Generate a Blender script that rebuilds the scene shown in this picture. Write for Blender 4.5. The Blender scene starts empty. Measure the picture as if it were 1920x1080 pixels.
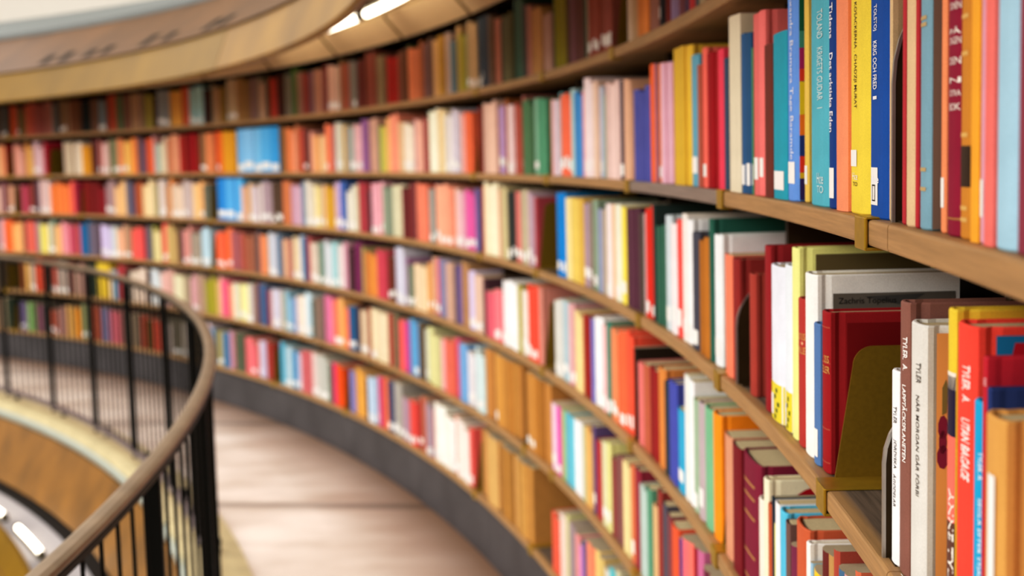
import bpy, bmesh, math, random
from mathutils import Matrix, Vector
random.seed(3)
BOOKS = """\
A 50731 50450 99 254 6c3c34 93 0 -
A 50456 50182 85 242 6c3c34 99 0 -
A 50176 49903 111 228 584438 93 0 -
A 49909 49641 100 226 584438 96 0 -
A 49635 49442 188 246 5a5a58 98 1 -
A 49448 49260 172 233 5a5a58 101 1 -
A 48988 48798 216 241 b8502e 105 0 -
A 48804 48619 236 233 b8502e 103 0 -
A 48613 48355 255 229 8a6450 100 1 -
A 48349 48127 78 195 6a5a30 97 0 -
A 48133 47917 114 192 6a5a30 98 0 -
A 47911 47562 99 236 b0583e 100 0 -
A 47556 47238 157 253 a85040 100 0 -
A 47232 47010 86 230 8c4c44 101 0 -
A 47016 46794 127 234 8c4c44 106 0 -
A 46800 46584 91 225 8c4c44 96 0 -
A 46578 46309 166 252 a06458 96 0 -
A 46315 46053 172 247 a06458 92 0 -
A 46047 45796 128 226 757068 100 0 -
A 45790 45448 159 248 2a2e34 100 0 -
A 45442 45233 73 247 8a6c4c 93 1 -
A 45239 45037 98 241 8a6c4c 95 1 -
A 45031 44808 200 230 94785a 100 0 -
A 44802 44590 109 241 6e442c 107 0 -
A 44596 44390 127 230 6e442c 100 0 -
A 44384 44191 63 244 664028 101 0 -
A 44197 44011 59 237 664028 104 0 -
A 44005 43716 157 223 1c1f22 100 0 -
A 43710 43493 103 225 18201e 99 0 -
A 43499 43289 150 232 18201e 107 0 -
A 43283 43015 104 229 6a4a38 100 0 -
A 43021 42760 90 233 6a4a38 102 0 -
A 42754 42501 139 221 6d8088 99 1 -
A 42507 42260 130 209 6d8088 104 1 -
A 42254 41983 86 236 6a4030 100 0 -
A 41977 41723 79 252 9e4028 99 0 -
A 41729 41482 73 256 9e4028 106 0 -
A 41476 41187 90 241 5c6644 100 0 -
A 41181 40977 151 237 586848 100 0 -
A 40971 40764 124 240 7c5040 95 0 -
A 40770 40570 143 242 7c5040 100 0 -
A 40564 40435 184 208 5c4438 100 0 -
A 40429 40232 100 245 9c7c5c 103 0 -
A 40238 40042 113 243 9c7c5c 99 0 -
A 40048 39858 141 246 9c7c5c 107 0 -
A 39852 39545 173 243 806656 100 0 -
A 39539 39320 141 224 8a8038 94 0 -
A 39326 39107 136 232 8a8038 106 0 -
A 39113 38900 155 219 8a8038 107 0 -
A 38894 38679 179 206 3a1c18 97 0 -
A 38685 38477 198 192 3a1c18 104 0 -
A 38471 38192 84 249 848a8c 108 1 -
A 38198 37918 66 241 848a8c 94 1 -
A 37924 37651 73 241 848a8c 104 1 -
A 37645 37595 262 202 4a3428 100 0 -
A 37589 37316 71 236 d09c48 93 0 -
A 37322 37050 111 224 d09c48 106 0 -
A 37056 36789 89 230 d09c48 99 0 -
A 36783 36522 171 252 c85c38 93 0 -
A 36528 36274 173 245 c85c38 95 0 -
A 36268 36023 151 237 90b8bc 104 1 -
A 36029 35790 164 227 90b8bc 101 1 -
A 35784 35522 101 246 98c0c4 103 1 -
A 35528 35273 140 240 98c0c4 108 1 -
A 35267 35075 207 219 4a241c 100 0 -
A 35069 34850 91 216 3a2018 93 0 -
A 34856 34642 71 208 3a2018 95 0 -
A 34636 34391 146 241 90806a 100 0 -
A 34385 34181 97 217 a4825c 105 0 -
A 34187 33989 104 216 a4825c 94 0 -
A 33983 33638 96 215 8a6a28 100 0 -
A 33632 33508 224 228 647468 100 0 -
A 33502 33250 148 257 b4a080 105 1 -
A 33256 33004 176 263 b4a080 101 1 -
A 33010 32764 130 248 b4a080 103 1 -
A 32758 32540 76 256 a07a48 100 0 -
A 32546 32333 108 260 a07a48 92 0 -
A 32327 32073 120 241 94703c 100 0 -
A 32067 31763 121 228 806040 100 0 -
A 31757 31567 134 246 90706a 92 0 -
A 31573 31389 161 238 90706a 93 0 -
A 31383 31095 215 244 94846c 100 0 -
A 31089 30862 97 206 ac8c74 108 0 -
A 30868 30646 142 212 ac8c74 98 0 -
A 30640 30375 98 246 4a3c24 100 0 -
A 30369 30091 126 225 b03828 97 0 -
A 30097 29825 128 219 b03828 94 0 -
A 29819 29594 80 238 4c241c 96 0 -
A 29600 29381 121 232 4c241c 93 0 -
A 29375 29295 265 245 7c7464 100 0 -
A 29289 29070 133 224 6c6454 107 0 -
A 29076 28862 164 222 6c6454 107 0 -
A 28856 28806 226 247 64745c 100 0 -
A 28800 28511 163 262 48602c 100 0 -
A 28505 28229 191 235 8a6854 101 0 -
A 28235 27965 225 229 8a6854 99 0 -
A 27959 27712 111 227 7c3028 105 0 -
A 27718 27476 152 213 7c3028 95 0 -
A 27470 27270 106 228 745458 94 0 -
A 27276 27081 146 228 745458 100 0 -
A 27075 26865 86 227 ac7c64 94 0 -
A 26871 26667 122 230 ac7c64 99 0 -
A 26661 26398 176 213 94645a 100 0 -
A 26392 26052 90 242 6c2820 100 0 -
A 26046 25836 70 236 c09c8c 107 1 -
A 25842 25638 81 233 c09c8c 102 1 -
A 25632 25291 100 224 c4a494 100 1 -
A 25285 25114 140 257 7c6040 100 0 -
A 25108 24770 86 232 9c5840 100 0 -
A 24764 24554 126 232 94503c 100 0 -
A 24548 24292 103 237 807870 100 0 -
A 24286 24052 97 227 7c7c74 100 1 -
A 24046 23970 259 228 b88030 100 0 -
A 23964 23692 67 224 5c2820 104 0 -
A 23698 23431 70 231 5c2820 108 0 -
A 23425 23375 267 208 4c2018 100 0 -
A 23369 23137 113 257 844434 98 0 -
A 23143 22911 149 250 844434 104 0 -
A 22917 22691 107 259 844434 93 0 -
A 22685 22466 169 232 846848 100 0 -
A 22460 22228 65 220 847050 98 0 -
A 22234 22008 48 227 847050 97 0 -
A 22002 21890 218 234 643c34 100 0 -|thin maroon book between brown and crimson spines, top shelf, seventh bay from right
A 21884 21632 127 213 982018 105 0 -
A 21638 21386 107 210 982018 94 0 -
A 21392 21146 155 205 982018 107 0 -
A 21140 20843 127 223 744430 100 0 -
A 20837 20613 150 228 6c4430 100 0 -
A 20607 20355 278 244 485030 100 0 -|olive green book between brown and terracotta spines, top shelf, seventh bay from right
A 20349 20080 107 227 c87850 104 0 -
A 20086 19818 105 219 c87850 97 0 -
A 19824 19562 117 219 c87850 96 0 -
A 19556 19293 127 243 9c5830 100 0 -|brown book between terracotta and maroon spines, top shelf, sixth bay from right
A 19287 18946 121 230 745450 100 0 -|thick maroon book between brown and brown spines, top shelf, sixth bay from right
A 18940 18673 161 246 6c5044 100 0 -|brown book between maroon and tan spines, top shelf, sixth bay from right
A 18667 18449 172 231 c49c6c 102 0 -
A 18455 18243 154 225 c49c6c 103 0 -
A 18237 18017 89 240 b0883c 99 0 -
A 18023 17809 74 240 b0883c 98 0 -
A 17803 17477 179 245 b0988c 100 0 -|thick peach book between amber and teal spines, top shelf, sixth bay from right
A 17471 17149 160 206 5c7480 100 0 -
A 17143 16836 257 258 b89460 100 0 -|thick tall tan book between teal and olive spines, top shelf, sixth bay from right
A 16830 16571 107 223 9c9038 99 0 -
A 16577 16323 125 209 9c9038 95 0 -
A 16317 16192 137 217 547858 100 0 -
A 16186 15908 94 256 b89c74 97 1 -|tan book between green and tan spines, top shelf, sixth bay from right
A 15914 15642 138 243 b89c74 105 1 -|tan book between tan and navy spines, top shelf, sixth bay from right
A 15578 15392 202 257 44505c 102 1 -
A 15398 15218 215 247 44505c 102 1 -
A 15212 14980 128 253 3c4450 93 0 -
A 14986 14761 111 255 3c4450 101 0 -
A 14755 14501 104 247 745c48 100 0 -
A 14495 14164 212 231 b87860 100 0 -|thick terracotta book between brown and dark brown spines, top shelf, fifth bay from right
A 14158 13928 233 214 443c2c 99 0 -
A 13934 13709 248 209 443c2c 93 0 -
A 13703 13499 65 226 646040 102 0 -
A 13505 13301 50 213 646040 105 0 -
A 13307 13110 53 227 646040 102 0 -
A 13104 13054 257 245 5c5c44 100 0 -|thin khaki book between olive and dark green spines, top shelf, fifth bay from right
A 13048 12805 150 262 446450 96 0 -|tall dark green book between khaki and dark green spines, top shelf, fifth bay from right
A 12811 12573 172 259 446450 107 0 -|tall dark green book between dark green and dark brown, top shelf, fifth bay from right
A 12567 12217 127 235 403c38 100 0 -|thick dark brown book between dark green and brown spines, top shelf, fifth bay from right
A 12211 11914 114 223 a87464 100 0 -|thick brown book between dark brown and tan spines, top shelf, fifth bay from right
A 11908 11707 127 204 bc9058 96 0 -
A 11713 11512 158 209 bc9058 101 0 -
A 11518 11323 132 198 bc9058 98 0 -
A 11053 10776 78 166 b08c7c 99 0 -|short peach book between tan and peach spines, top shelf, fifth bay from right
A 10782 10512 61 169 b08c7c 95 0 -|short peach book between peach and olive green spines, top shelf, fourth bay from right
A 10506 10421 131 238 34442c 100 0 -
A 10415 10176 110 246 847c14 101 0 -|olive book between olive green and olive spines, top shelf, fourth bay from right
A 10182 9943 128 243 847c14 97 0 -|olive book between olive and olive spines, top shelf, fourth bay from right
A 9949 9716 99 238 847c14 99 0 -|olive book between olive and dark brown spines, top shelf, fourth bay from right
A 9710 9506 104 259 543828 100 0 -
A 9500 9191 109 238 744c50 100 0 -|thick maroon book between dark brown and maroon spines, top shelf, fourth bay from right
A 9185 9056 196 233 6c4848 100 0 -|maroon book between maroon and maroon spines, top shelf, fourth bay from right
A 9050 8844 82 251 643c34 100 0 -
A 8850 8650 91 251 643c34 102 0 -
A 8644 8594 134 239 485848 100 0 -
A 8588 8361 167 239 aca890 100 0 -|khaki book between dark green and crimson spines, top shelf, fourth bay from right
A 8355 8156 88 261 944c3c 96 1 -
A 8162 7964 123 257 944c3c 101 1 -
A 7970 7777 113 253 944c3c 100 1 -
A 7771 7543 176 262 8c4838 100 1 -|tall crimson book between crimson and crimson spines, top shelf, fourth bay from right
A 7537 7303 145 222 945044 100 1 -
A 7309 7080 127 208 945044 100 1 -
A 6206 5859 127 242 c8b49c 100 0 -|thick tan book between crimson and tan spines, top shelf, fourth bay from right
A 5853 5512 77 235 b0906c 100 0 -
A 5506 5263 65 235 d08440 95 0 -
A 5269 5031 91 233 d08440 107 0 -
A 5025 4975 231 246 6c6040 100 0 -
A 4969 4919 206 223 585070 100 0 -
A 4913 4705 98 241 946858 104 0 -
A 4711 4509 98 237 946858 102 0 -
A 4503 4453 149 255 404048 100 1 -
A 4447 4335 246 240 bcb088 100 0 -
A 4329 4090 178 236 74241c 101 0 -
A 4096 3863 224 240 74241c 95 0 -
A 3857 3641 88 212 9480a0 98 0 -
A 3647 3437 130 207 9480a0 98 0 -
A 3431 3192 70 255 74444a 100 0 -
A 3186 3033 106 246 544058 100 0 -
A 3027 2781 102 227 b83838 100 0 -
A 2775 2570 113 256 585858 100 0 -
A 2564 2215 92 215 a89878 100 0 -
A 2209 2019 79 238 7c4438 95 0 -
A 2025 1842 80 228 7c4438 94 0 -
A 1836 1635 96 236 4c5c48 92 0 -
A 1641 1445 91 232 4c5c48 106 0 -
B 50930 50650 138 239 c88c60 103 0 -
B 50656 50382 177 240 c88c60 101 0 -
B 50376 50179 100 233 e8c090 106 0 -
B 50185 49988 130 227 e8c090 96 0 -
B 49994 49803 114 237 e8c090 95 0 -
B 49797 49598 22 248 f0a878 93 0 -
B 49604 49411 57 238 f0a878 101 0 -
B 49405 49350 133 248 a82c24 100 0 -
B 48928 48738 206 245 dc9c88 100 0 -
B 48744 48559 229 247 dc9c88 107 0 -
B 48553 48338 90 205 e0a898 101 0 -
B 48344 48134 99 198 e0a898 94 0 -
B 48128 47916 234 251 e8a45c 100 0 -
B 47910 47695 76 214 e0b068 99 0 -
B 47701 47491 65 212 e0b068 97 0 -
B 47485 47295 120 258 d0aeb4 100 1 -
B 47301 47118 125 261 d0aeb4 105 1 -
B 47112 46916 104 211 d8b8bc 106 0 -
B 46922 46732 147 215 d8b8bc 93 0 -
B 46726 46515 68 252 b82438 100 0 -
B 45300 45094 50 246 c4b49c 106 0 -
B 45100 44893 92 236 c4b49c 105 0 -
B 44899 44698 77 249 c4b49c 102 0 -
B 44692 44449 198 227 d8c8b0 100 0 -
B 44443 44228 101 239 dcccb8 100 0 -
B 44234 44025 98 241 dcccb8 106 0 -
B 44019 43808 40 213 dc9c2c 105 0 -
B 43814 43603 87 208 dc9c2c 98 0 -
B 43609 43404 64 213 dc9c2c 93 0 -
B 43398 43285 162 247 b05c28 100 0 -
B 43279 42935 24 262 542424 100 0 -
B 42929 42745 108 248 bc7870 100 1 -
B 42739 42471 237 221 e4beb8 103 1 -
B 42477 42215 223 229 e4beb8 94 1 -
B 42209 41881 120 249 8c8060 100 0 -
B 41875 41681 119 246 7c8c6c 95 1 -
B 41687 41499 152 242 7c8c6c 103 1 -
B 41493 41297 32 252 e09060 105 1 -
B 41303 41113 33 243 e09060 101 1 -
B 41107 40798 104 226 fcc470 100 1 -
B 40792 40501 195 231 fcc064 100 0 -
B 40495 40309 91 251 fc8c48 106 0 -
B 40315 40136 72 247 fc8c48 102 0 -
B 40130 39838 100 254 7c5c60 100 0 -
B 39832 39644 74 227 74586c 97 0 -
B 39650 39467 101 224 74586c 101 0 -
B 39461 39254 127 240 f06c34 98 0 -
B 39260 39058 174 239 f06c34 97 0 -
B 39052 38899 162 258 e0a4a0 100 0 -
B 38893 38567 136 199 a8beb4 100 0 -
B 38561 38276 153 203 dcd0b4 100 0 -
B 38270 37978 124 241 dcccb0 100 0 -
B 37972 37688 65 230 b8643c 100 0 -
B 37682 37492 39 254 dc9c78 96 0 -
B 37498 37314 67 258 dc9c78 106 0 -
B 37308 37058 130 248 e0a484 100 0 -
B 37052 36836 52 247 b03028 99 0 -
B 36842 36631 86 250 b03028 93 0 -
B 36625 36429 156 244 6c1414 100 0 -
B 36423 36179 58 258 98181c 96 0 -
B 36185 35941 99 255 98181c 107 0 -
B 35947 35709 44 254 98181c 98 0 -
B 35703 35541 46 236 7c3820 100 0 -
B 35535 35319 83 259 9c7450 96 1 -
B 35325 35115 75 249 9c7450 93 1 -
B 35109 34899 50 249 e08c5c 106 0 -
B 34905 34695 80 255 e08c5c 102 0 -
B 34701 34498 47 242 e08c5c 93 0 -
B 34492 34297 224 262 f86c38 100 1 -
B 34291 34058 228 249 e0782c 105 0 -
B 34064 33837 277 249 e0782c 103 0 -
B 33831 33546 27 257 e4a42c 100 0 -
B 33552 33267 33 251 e4a42c 98 0 -
B 33273 32994 63 252 e4a42c 98 0 -
B 32988 32509 218 262 7cbcec 100 4 -|light blue box file, eighth from left, second shelf, ninth bay from right
B 32503 31749 164 262 8cc8f4 100 4 -|light blue box file, ninth from left, second shelf, ninth bay from right
B 31743 31091 166 262 80c4f0 100 4 -|light blue box file, tenth from left, second shelf, ninth bay from right
B 31085 30357 37 262 5cb4ec 100 4 -|blue box file, eleventh from left, second shelf, ninth bay from right
B 30351 29790 52 262 40a4e4 100 4 -|blue box file, twelfth from left, second shelf, ninth bay from right
B 29784 29579 104 262 7c5c38 101 0 -
B 29585 29386 136 251 7c5c38 105 0 -
B 29380 29177 126 250 e88c58 93 0 -
B 29183 28986 175 242 e88c58 104 0 -
B 28980 28689 201 226 fca484 100 0 -
B 28683 28404 127 260 c88058 100 0 -
B 28398 28207 105 235 c05440 95 0 -
B 28213 28027 142 237 c05440 102 0 -
B 28021 27736 90 235 6c3c38 100 1 -
B 27730 27459 208 219 e0a090 100 0 -|pink book between maroon and amber spines, second shelf, eighth bay from right
B 27453 27221 153 193 f0b078 100 0 -
B 27227 27001 141 191 f0b078 99 0 -
B 26995 26641 203 191 f0c898 100 0 -
B 26635 26368 231 251 fc9068 100 1 -
B 26362 26161 136 245 f4825c 94 0 -
B 26167 25973 117 235 f4825c 103 0 -
B 25967 25760 92 238 a87070 100 0 -
B 25754 25508 133 253 d4d0c0 106 1 -
B 25514 25274 165 251 d4d0c0 94 1 -
B 25268 25062 205 234 ecbc34 100 0 -
B 25056 24706 113 228 a09890 100 0 -
B 24700 24366 118 222 a4b0a8 100 1 -
B 24360 24155 100 236 e8b8bc 96 1 -
B 24161 23956 149 230 e8b8bc 99 1 -
B 23962 23763 148 223 e8b8bc 99 1 -
B 23757 23506 48 255 946494 102 0 -
B 23512 23266 58 252 946494 96 0 -
B 23260 22985 98 251 d0a490 93 0 -
B 22991 22722 108 257 d0a490 101 0 -
B 22716 22512 217 216 5c9468 100 0 -|green book between peach and khaki spines, second shelf, seventh bay from right
B 22506 22299 121 214 c8bc5c 102 0 -
B 22305 22105 118 207 c8bc5c 100 0 -
B 22099 21794 142 248 fcbc7c 100 0 -|thick amber book between khaki and orange spines, second shelf, seventh bay from right
B 21788 21587 105 262 fc9c80 101 0 -
B 21593 21393 131 256 fc9c80 102 0 -
B 21399 21205 110 266 fc9c80 100 0 -
B 21199 20872 112 224 e0bc94 100 0 -|thick tan book between orange and cream spines, second shelf, seventh bay from right
B 20866 20542 144 218 f4e4d0 100 1 -|thick cream book between tan and cream spines, second shelf, seventh bay from right
B 20536 20348 124 205 f4e0cc 106 1 -
B 20354 20172 136 199 f4e0cc 102 1 -
B 20166 20038 185 231 d8a8a8 100 0 -
B 20032 19828 210 226 f4bca8 101 0 -
B 19834 19631 254 214 f4bca8 101 0 -
B 19637 19439 249 230 f4bca8 97 0 -
B 19433 19234 81 231 a86058 97 0 -
B 19240 19047 104 224 a86058 101 0 -
B 19041 18991 205 231 a4ac70 100 0 -
B 18985 18761 101 255 f4ecd0 106 0 -
B 18767 18543 112 252 f4ecd0 107 0 -
B 18549 18330 105 263 f4ecd0 102 0 -
B 18324 18139 84 256 f4d4a4 94 0 -
B 18145 17965 121 257 f4d4a4 106 0 -
B 17959 17851 218 243 ece4d8 100 1 -|thin white book between sand and white spines, second shelf, sixth bay from right
B 17845 17648 69 228 e8e0dc 92 1 -
B 17654 17457 88 229 e8e0dc 92 1 -
B 17463 17272 56 223 e8e0dc 107 1 -
B 17266 17000 22 250 d0c8d4 101 1 -
B 17006 16746 13 239 d0c8d4 99 1 -
B 16740 16640 111 231 fcb8ac 100 0 -
B 16634 16393 117 224 fcb4b0 100 0 -
B 16387 16171 40 233 fc7c50 92 0 -
B 16177 15966 74 227 fc7c50 96 0 -
B 15427 15208 25 243 7c2c20 100 0 -
B 15202 15145 213 235 a84434 100 0 -|thin crimson book between crimson and peach spines, second shelf, fifth bay from right
B 15139 14917 49 254 e8c0ac 93 0 -
B 14923 14700 30 249 e8c0ac 95 0 -
B 14706 14484 55 249 e8c0ac 106 0 -
B 14490 14273 53 259 e8c0ac 97 0 -
B 14267 14217 232 218 c87c40 100 0 -
B 14211 13969 127 234 bc9cc8 95 1 -
B 13975 13739 146 238 bc9cc8 101 1 -
B 13733 13501 76 256 9c5c30 100 0 -
B 13495 13179 56 233 ecd0d0 100 1 -|thick blush book between amber and blush spines, second shelf, fifth bay from right
B 13173 13035 128 228 e8cccc 100 1 -|blush book between blush and crimson spines, second shelf, fifth bay from right
B 13029 12819 58 236 b05848 97 0 -
B 12825 12620 51 224 b05848 98 0 -
B 12614 12464 122 257 b06c60 100 1 -|crimson book between crimson and green spines, second shelf, fifth bay from right
B 12458 12254 28 236 547854 104 0 -
B 12260 12055 17 241 547854 106 0 -
B 12061 11862 55 222 547854 96 0 -
B 11856 11544 110 240 88b498 100 1 -|thick sage book between green and green spines, second shelf, fifth bay from right
B 11538 11316 62 238 5c9c78 98 0 -
B 11322 11105 95 233 5c9c78 102 0 -
B 10919 10685 188 227 f49474 100 0 -|orange book between green and pale grey spines, second shelf, fifth bay from right
B 10679 10460 91 224 ccb8c0 106 0 -
B 10466 10253 120 223 ccb8c0 106 0 -
B 10247 10083 137 242 74a4a4 100 1 -|teal book between pale grey and coral spines, second shelf, fourth bay from right
B 10077 9872 70 232 fc7454 103 1 -
B 9878 9673 94 236 fc7454 104 1 -
B 9679 9481 99 219 fc7454 99 1 -
B 9475 9189 71 243 b4d0cc 100 0 -|thick pale blue book between coral and blue spines, second shelf, fourth bay from right
B 9183 8953 41 233 4c98d4 93 0 -|blue book between pale blue and blue spines, second shelf, fourth bay from right
B 8959 8734 69 222 4c98d4 102 0 -|blue book between blue and pink spines, second shelf, fourth bay from right
B 8728 8591 78 231 e48c94 100 0 -|pink book between blue and white spines, second shelf, fourth bay from right
B 8585 8242 36 262 f4e0e0 100 1 -|thick tall white book between pink and white spines, second shelf, fourth bay from right
B 8236 8097 71 247 f0dcdc 100 1 -|white book between white and peach spines, second shelf, fourth bay from right
B 8091 7828 63 248 eccab4 100 0 -|peach book between white and pale grey spines, second shelf, fourth bay from right
B 7822 7664 129 233 c8ccdc 100 1 -|pale grey book between peach and sage spines, second shelf, fourth bay from right
B 7658 7570 183 210 8cac8c 100 0 -|thin sage book between pale grey and pale green spines, second shelf, fourth bay from right
B 7564 7296 224 237 c0d0a8 100 0 -|pale green book between sage and blush spines, second shelf, fourth bay from right
B 7290 7038 29 235 ecccc4 94 0 -
B 7044 6792 53 228 ecccc4 104 0 -
B 6798 6552 34 235 ecccc4 98 0 -
B 6546 6312 67 232 645458 100 1 -|maroon book between blush and khaki spines, second shelf, fourth bay from right
B 6306 6256 229 223 b4ac90 100 0 -|thin khaki book between maroon and sand spines, second shelf, fourth bay from right
B 6250 6063 37 232 e8b898 100 0 -
B 6069 5888 19 226 e8b898 95 0 -
B 5882 5739 207 200 f8f0e4 100 0 -|short white book between sand and steel blue spines, second shelf, third bay from right
B 5733 5473 37 202 5458a0 100 0 -
B 5479 5219 48 195 5458a0 99 0 -
B 5225 4971 80 206 5458a0 103 0 -
B 4965 4761 99 248 fc7038 100 0 -|orange book between steel blue and mauve spines, second shelf, third bay from right
B 4755 4666 116 247 b07888 100 0 -|thin mauve book between orange and orange spines, second shelf, third bay from right
B 4660 4367 149 245 fc9458 100 1 -|thick orange book between mauve and pink spines, second shelf, third bay from right
B 4361 4132 71 241 d4a8b8 108 0 -|pink book between orange and pink spines, second shelf, third bay from right
B 4138 3915 108 240 d4a8b8 107 0 -|pink book between pink and coral spines, second shelf, third bay from right
B 3909 3859 175 240 f47468 100 0 -|thin coral book between pink and yellow spines, second shelf, third bay from right
B 3734 3467 83 259 dcb43c 99 0 -|tall yellow book between coral and yellow spines, second shelf, third bay from right
B 3473 3206 72 259 dcb43c 98 0 -|tall yellow book between yellow and yellow spines, second shelf, third bay from right
B 3212 2951 107 257 dcb43c 106 0 -|yellow book between yellow and teal spines, second shelf, third bay from right
B 2945 2639 94 235 6ca8bc 100 1 -|thick teal book between yellow and crimson spines, second shelf, third bay from right
B 2576 2410 69 213 b0604c 100 0 -|crimson book between teal and coral spines, second shelf, third bay from right
B 2404 2227 90 240 f47464 100 1 -|coral book between crimson and crimson spines, second shelf, third bay from right
B 2221 1966 88 228 a81820 94 0 -|crimson book between coral and crimson spines, second shelf, third bay from right
B 1972 1723 134 226 a81820 101 0 -|crimson book between crimson and coral spines, second shelf, third bay from right
B 1689 1469 74 225 ec4860 100 0 -|coral book between crimson and navy spines, second shelf, third bay from right
B 1435 1263 70 208 3c5068 100 0 -|navy book between coral and cream spines, second shelf, third bay from right
B 1257 1024 78 268 ece0c4 96 0 -|tall cream book between navy and cream spines, second shelf, second bay from right
B 1030 803 72 266 ece0c4 96 0 -|tall cream book between cream and steel blue spines, second shelf, second bay from right
B 797 633 90 234 34608c 100 1 -|steel blue book between cream and steel blue spines, second shelf, second bay from right
B 580 403 69 231 2c5880 100 1 -|steel blue book between steel blue and green spines, second shelf, second bay from right
B 397 347 93 208 5c9468 100 1 -|thin green book between steel blue and coral spines, second shelf, second bay from right
B 330 136 86 252 f07c78 95 1 -|coral book between green and coral spines, second shelf, second bay from right
B 142 -46 82 253 f07c78 103 1 -|coral book between coral and maroon spines, second shelf, second bay from right
B -52 -318 78 203 74382c 100 0 -|short maroon book between coral and teal spines, second shelf, second bay from right
B -324 -773 82 212 2ca0b4 100 1 -|thick teal book between maroon and blue spines, second shelf, second bay from right
B -779 -1050 88 268 6c9ce4 100 1 bruno|light blue book with white script title and patchwork painted cover
B -1116 -1222 170 251 e8c460 100 1 -|thin yellow book between blue and aqua spines, second shelf, second bay from right
B -1416 -1943 89 268 5cb4c4 100 0 toland|thick turquoise cloth book with pale capitals on its spine
B -1949 -2113 96 249 1c4488 100 1 eden|narrow navy book with white italic title beside the turquoise volume
B -2145 -2412 83 253 fc9870 100 0 -|orange book between steel blue and yellow spines, second shelf, second bay from right
B -2418 -2854 94 260 f0d44c 100 0 kosack|yellow cloth hardback with small dark capitals, left of the royal blue volume
B -2869 -3269 87 244 1c54a4 100 1 tolstoj|royal blue cloth book with white capitals and white shelf label
B -3275 -3325 110 257 d8bc90 100 0 spotted|mottled cream old book behind the tall arched bookend
B -3547 -3602 92 235 b83840 100 0 -|thin crimson book between tan and tan spines, second shelf, nearest bay
B -3658 -3791 65 234 e0c098 100 0 cloth|cream woven cloth book between two thin red spines
B -3797 -3847 80 229 b8343c 100 0 -|thin crimson book between tan and teal spines, second shelf, nearest bay
B -3853 -4002 80 231 80a8b8 100 0 grey|grey blue cloth book with taupe cover on the upper near shelf
B -4111 -4179 120 227 f49868 100 1 -|thin orange book between teal and crimson spines, second shelf, nearest bay
B -4231 -4403 94 225 90203c 100 0 maroon|maroon book with lines of white lettering across its spine
B -4409 -4551 98 226 cc8a34 100 0 ornate|golden brown ornamented spine with dark title patch on upper near shelf
B -4575 -4677 85 223 f8ac38 100 0 -|thin amber book between amber and pink spines, second shelf, nearest bay
B -4683 -4733 98 221 e0a4b8 100 1 -|thin pink book between amber and coral spines, second shelf, nearest bay
B -4748 -4855 81 221 f47c74 100 0 -|thin coral book between pink and light blue spines, second shelf, nearest bay
B -4861 -5088 78 220 a8d0e4 100 0 sky|broad pale sky blue book at upper right edge of photo
B -5094 -5226 87 216 904050 100 0 -|crimson book between light blue and navy spines, second shelf, nearest bay
B -5235 -5446 82 211 3c5c78 100 0 -
B -5452 -5630 99 245 c8a050 100 0 -
B -5665 -5888 76 206 70382c 100 0 -
C 51155 50875 221 244 a87060 107 0 -
C 50881 50607 254 234 a87060 106 0 -
C 50601 50383 101 202 d8b8a8 104 0 -
C 50389 50171 88 201 d8b8a8 93 0 -
C 50177 49965 89 206 d8b8a8 101 0 -
C 49959 49759 215 234 d4aca8 100 0 -
C 49753 49502 74 249 7c4850 100 0 -
C 49496 49302 198 222 cc9c80 92 1 -
C 49308 49120 212 219 cc9c80 108 1 -
C 48460 48126 64 221 b85064 100 0 -
C 48120 47917 219 214 b44c5c 100 0 -
C 47911 47683 123 238 7c3c30 97 1 -
C 47689 47468 125 245 7c3c30 99 1 -
C 47462 47189 100 251 504858 100 0 -
C 47183 46997 109 259 dcbcb8 108 1 -
C 47003 46823 143 258 dcbcb8 93 1 -
C 46817 46496 165 255 e0c4c0 100 1 -
C 46490 46177 141 223 f08040 100 0 -
C 46171 45958 221 241 fc8848 108 0 -
C 45964 45757 263 231 fc8848 94 0 -
C 45751 45555 161 221 fc8448 104 0 -
C 45561 45365 187 219 fc8448 96 0 -
C 45371 45181 154 208 fc8448 107 0 -
C 45175 44981 197 244 ec6c58 104 0 -
C 44987 44798 199 248 ec6c58 107 0 -
C 44792 44473 81 241 a02840 100 0 -
C 44129 43877 120 241 84201c 102 0 -
C 43883 43637 161 245 84201c 93 0 -
C 43631 43420 101 238 7c2020 95 0 -
C 43426 43214 126 240 7c2020 97 0 -
C 43220 43014 105 239 7c2020 98 0 -
C 43008 42781 67 201 8c2028 96 0 -
C 42787 42566 112 187 8c2028 99 0 -
C 42560 42279 128 224 a08488 100 1 -
C 42273 42076 79 256 a88c8c 103 1 -
C 42082 41892 111 249 a88c8c 102 1 -
C 41886 41698 91 203 f0c08c 101 0 -
C 41704 41522 90 200 f0c08c 98 0 -
C 41516 41302 90 239 f0bc84 98 0 -
C 41308 41101 114 245 f0bc84 108 0 -
C 41095 40781 75 248 747080 100 0 -
C 40775 40562 168 220 6c6078 100 0 -
C 40556 40344 262 230 b86038 100 0 -
C 40338 39988 209 240 b05c34 100 0 -
C 39982 39752 173 215 f0d0a0 95 0 -
C 39758 39533 174 216 f0d0a0 104 0 -
C 39527 39316 179 253 f0d4a8 105 0 -
C 39322 39117 193 246 f0d4a8 97 0 -
C 39111 38860 112 223 b0a880 100 0 -
C 38854 38584 235 250 dcccc4 105 1 -
C 38590 38326 224 256 dcccc4 94 1 -
C 38320 38042 181 216 c08c60 100 0 -
C 38036 37805 213 262 f0a060 100 0 -
C 37799 37527 65 217 f0d4bc 93 1 -
C 37533 37261 112 224 f0d4bc 94 1 -
C 37267 37001 60 203 f0d4bc 100 1 -
C 36995 36676 125 247 ccbcb8 100 1 -
C 36670 36328 162 239 c8b4b0 100 0 -
C 36322 36113 176 227 f8c890 102 0 -
C 36119 35916 204 225 f8c890 101 0 -
C 35910 35573 255 243 f8b878 100 1 -
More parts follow.
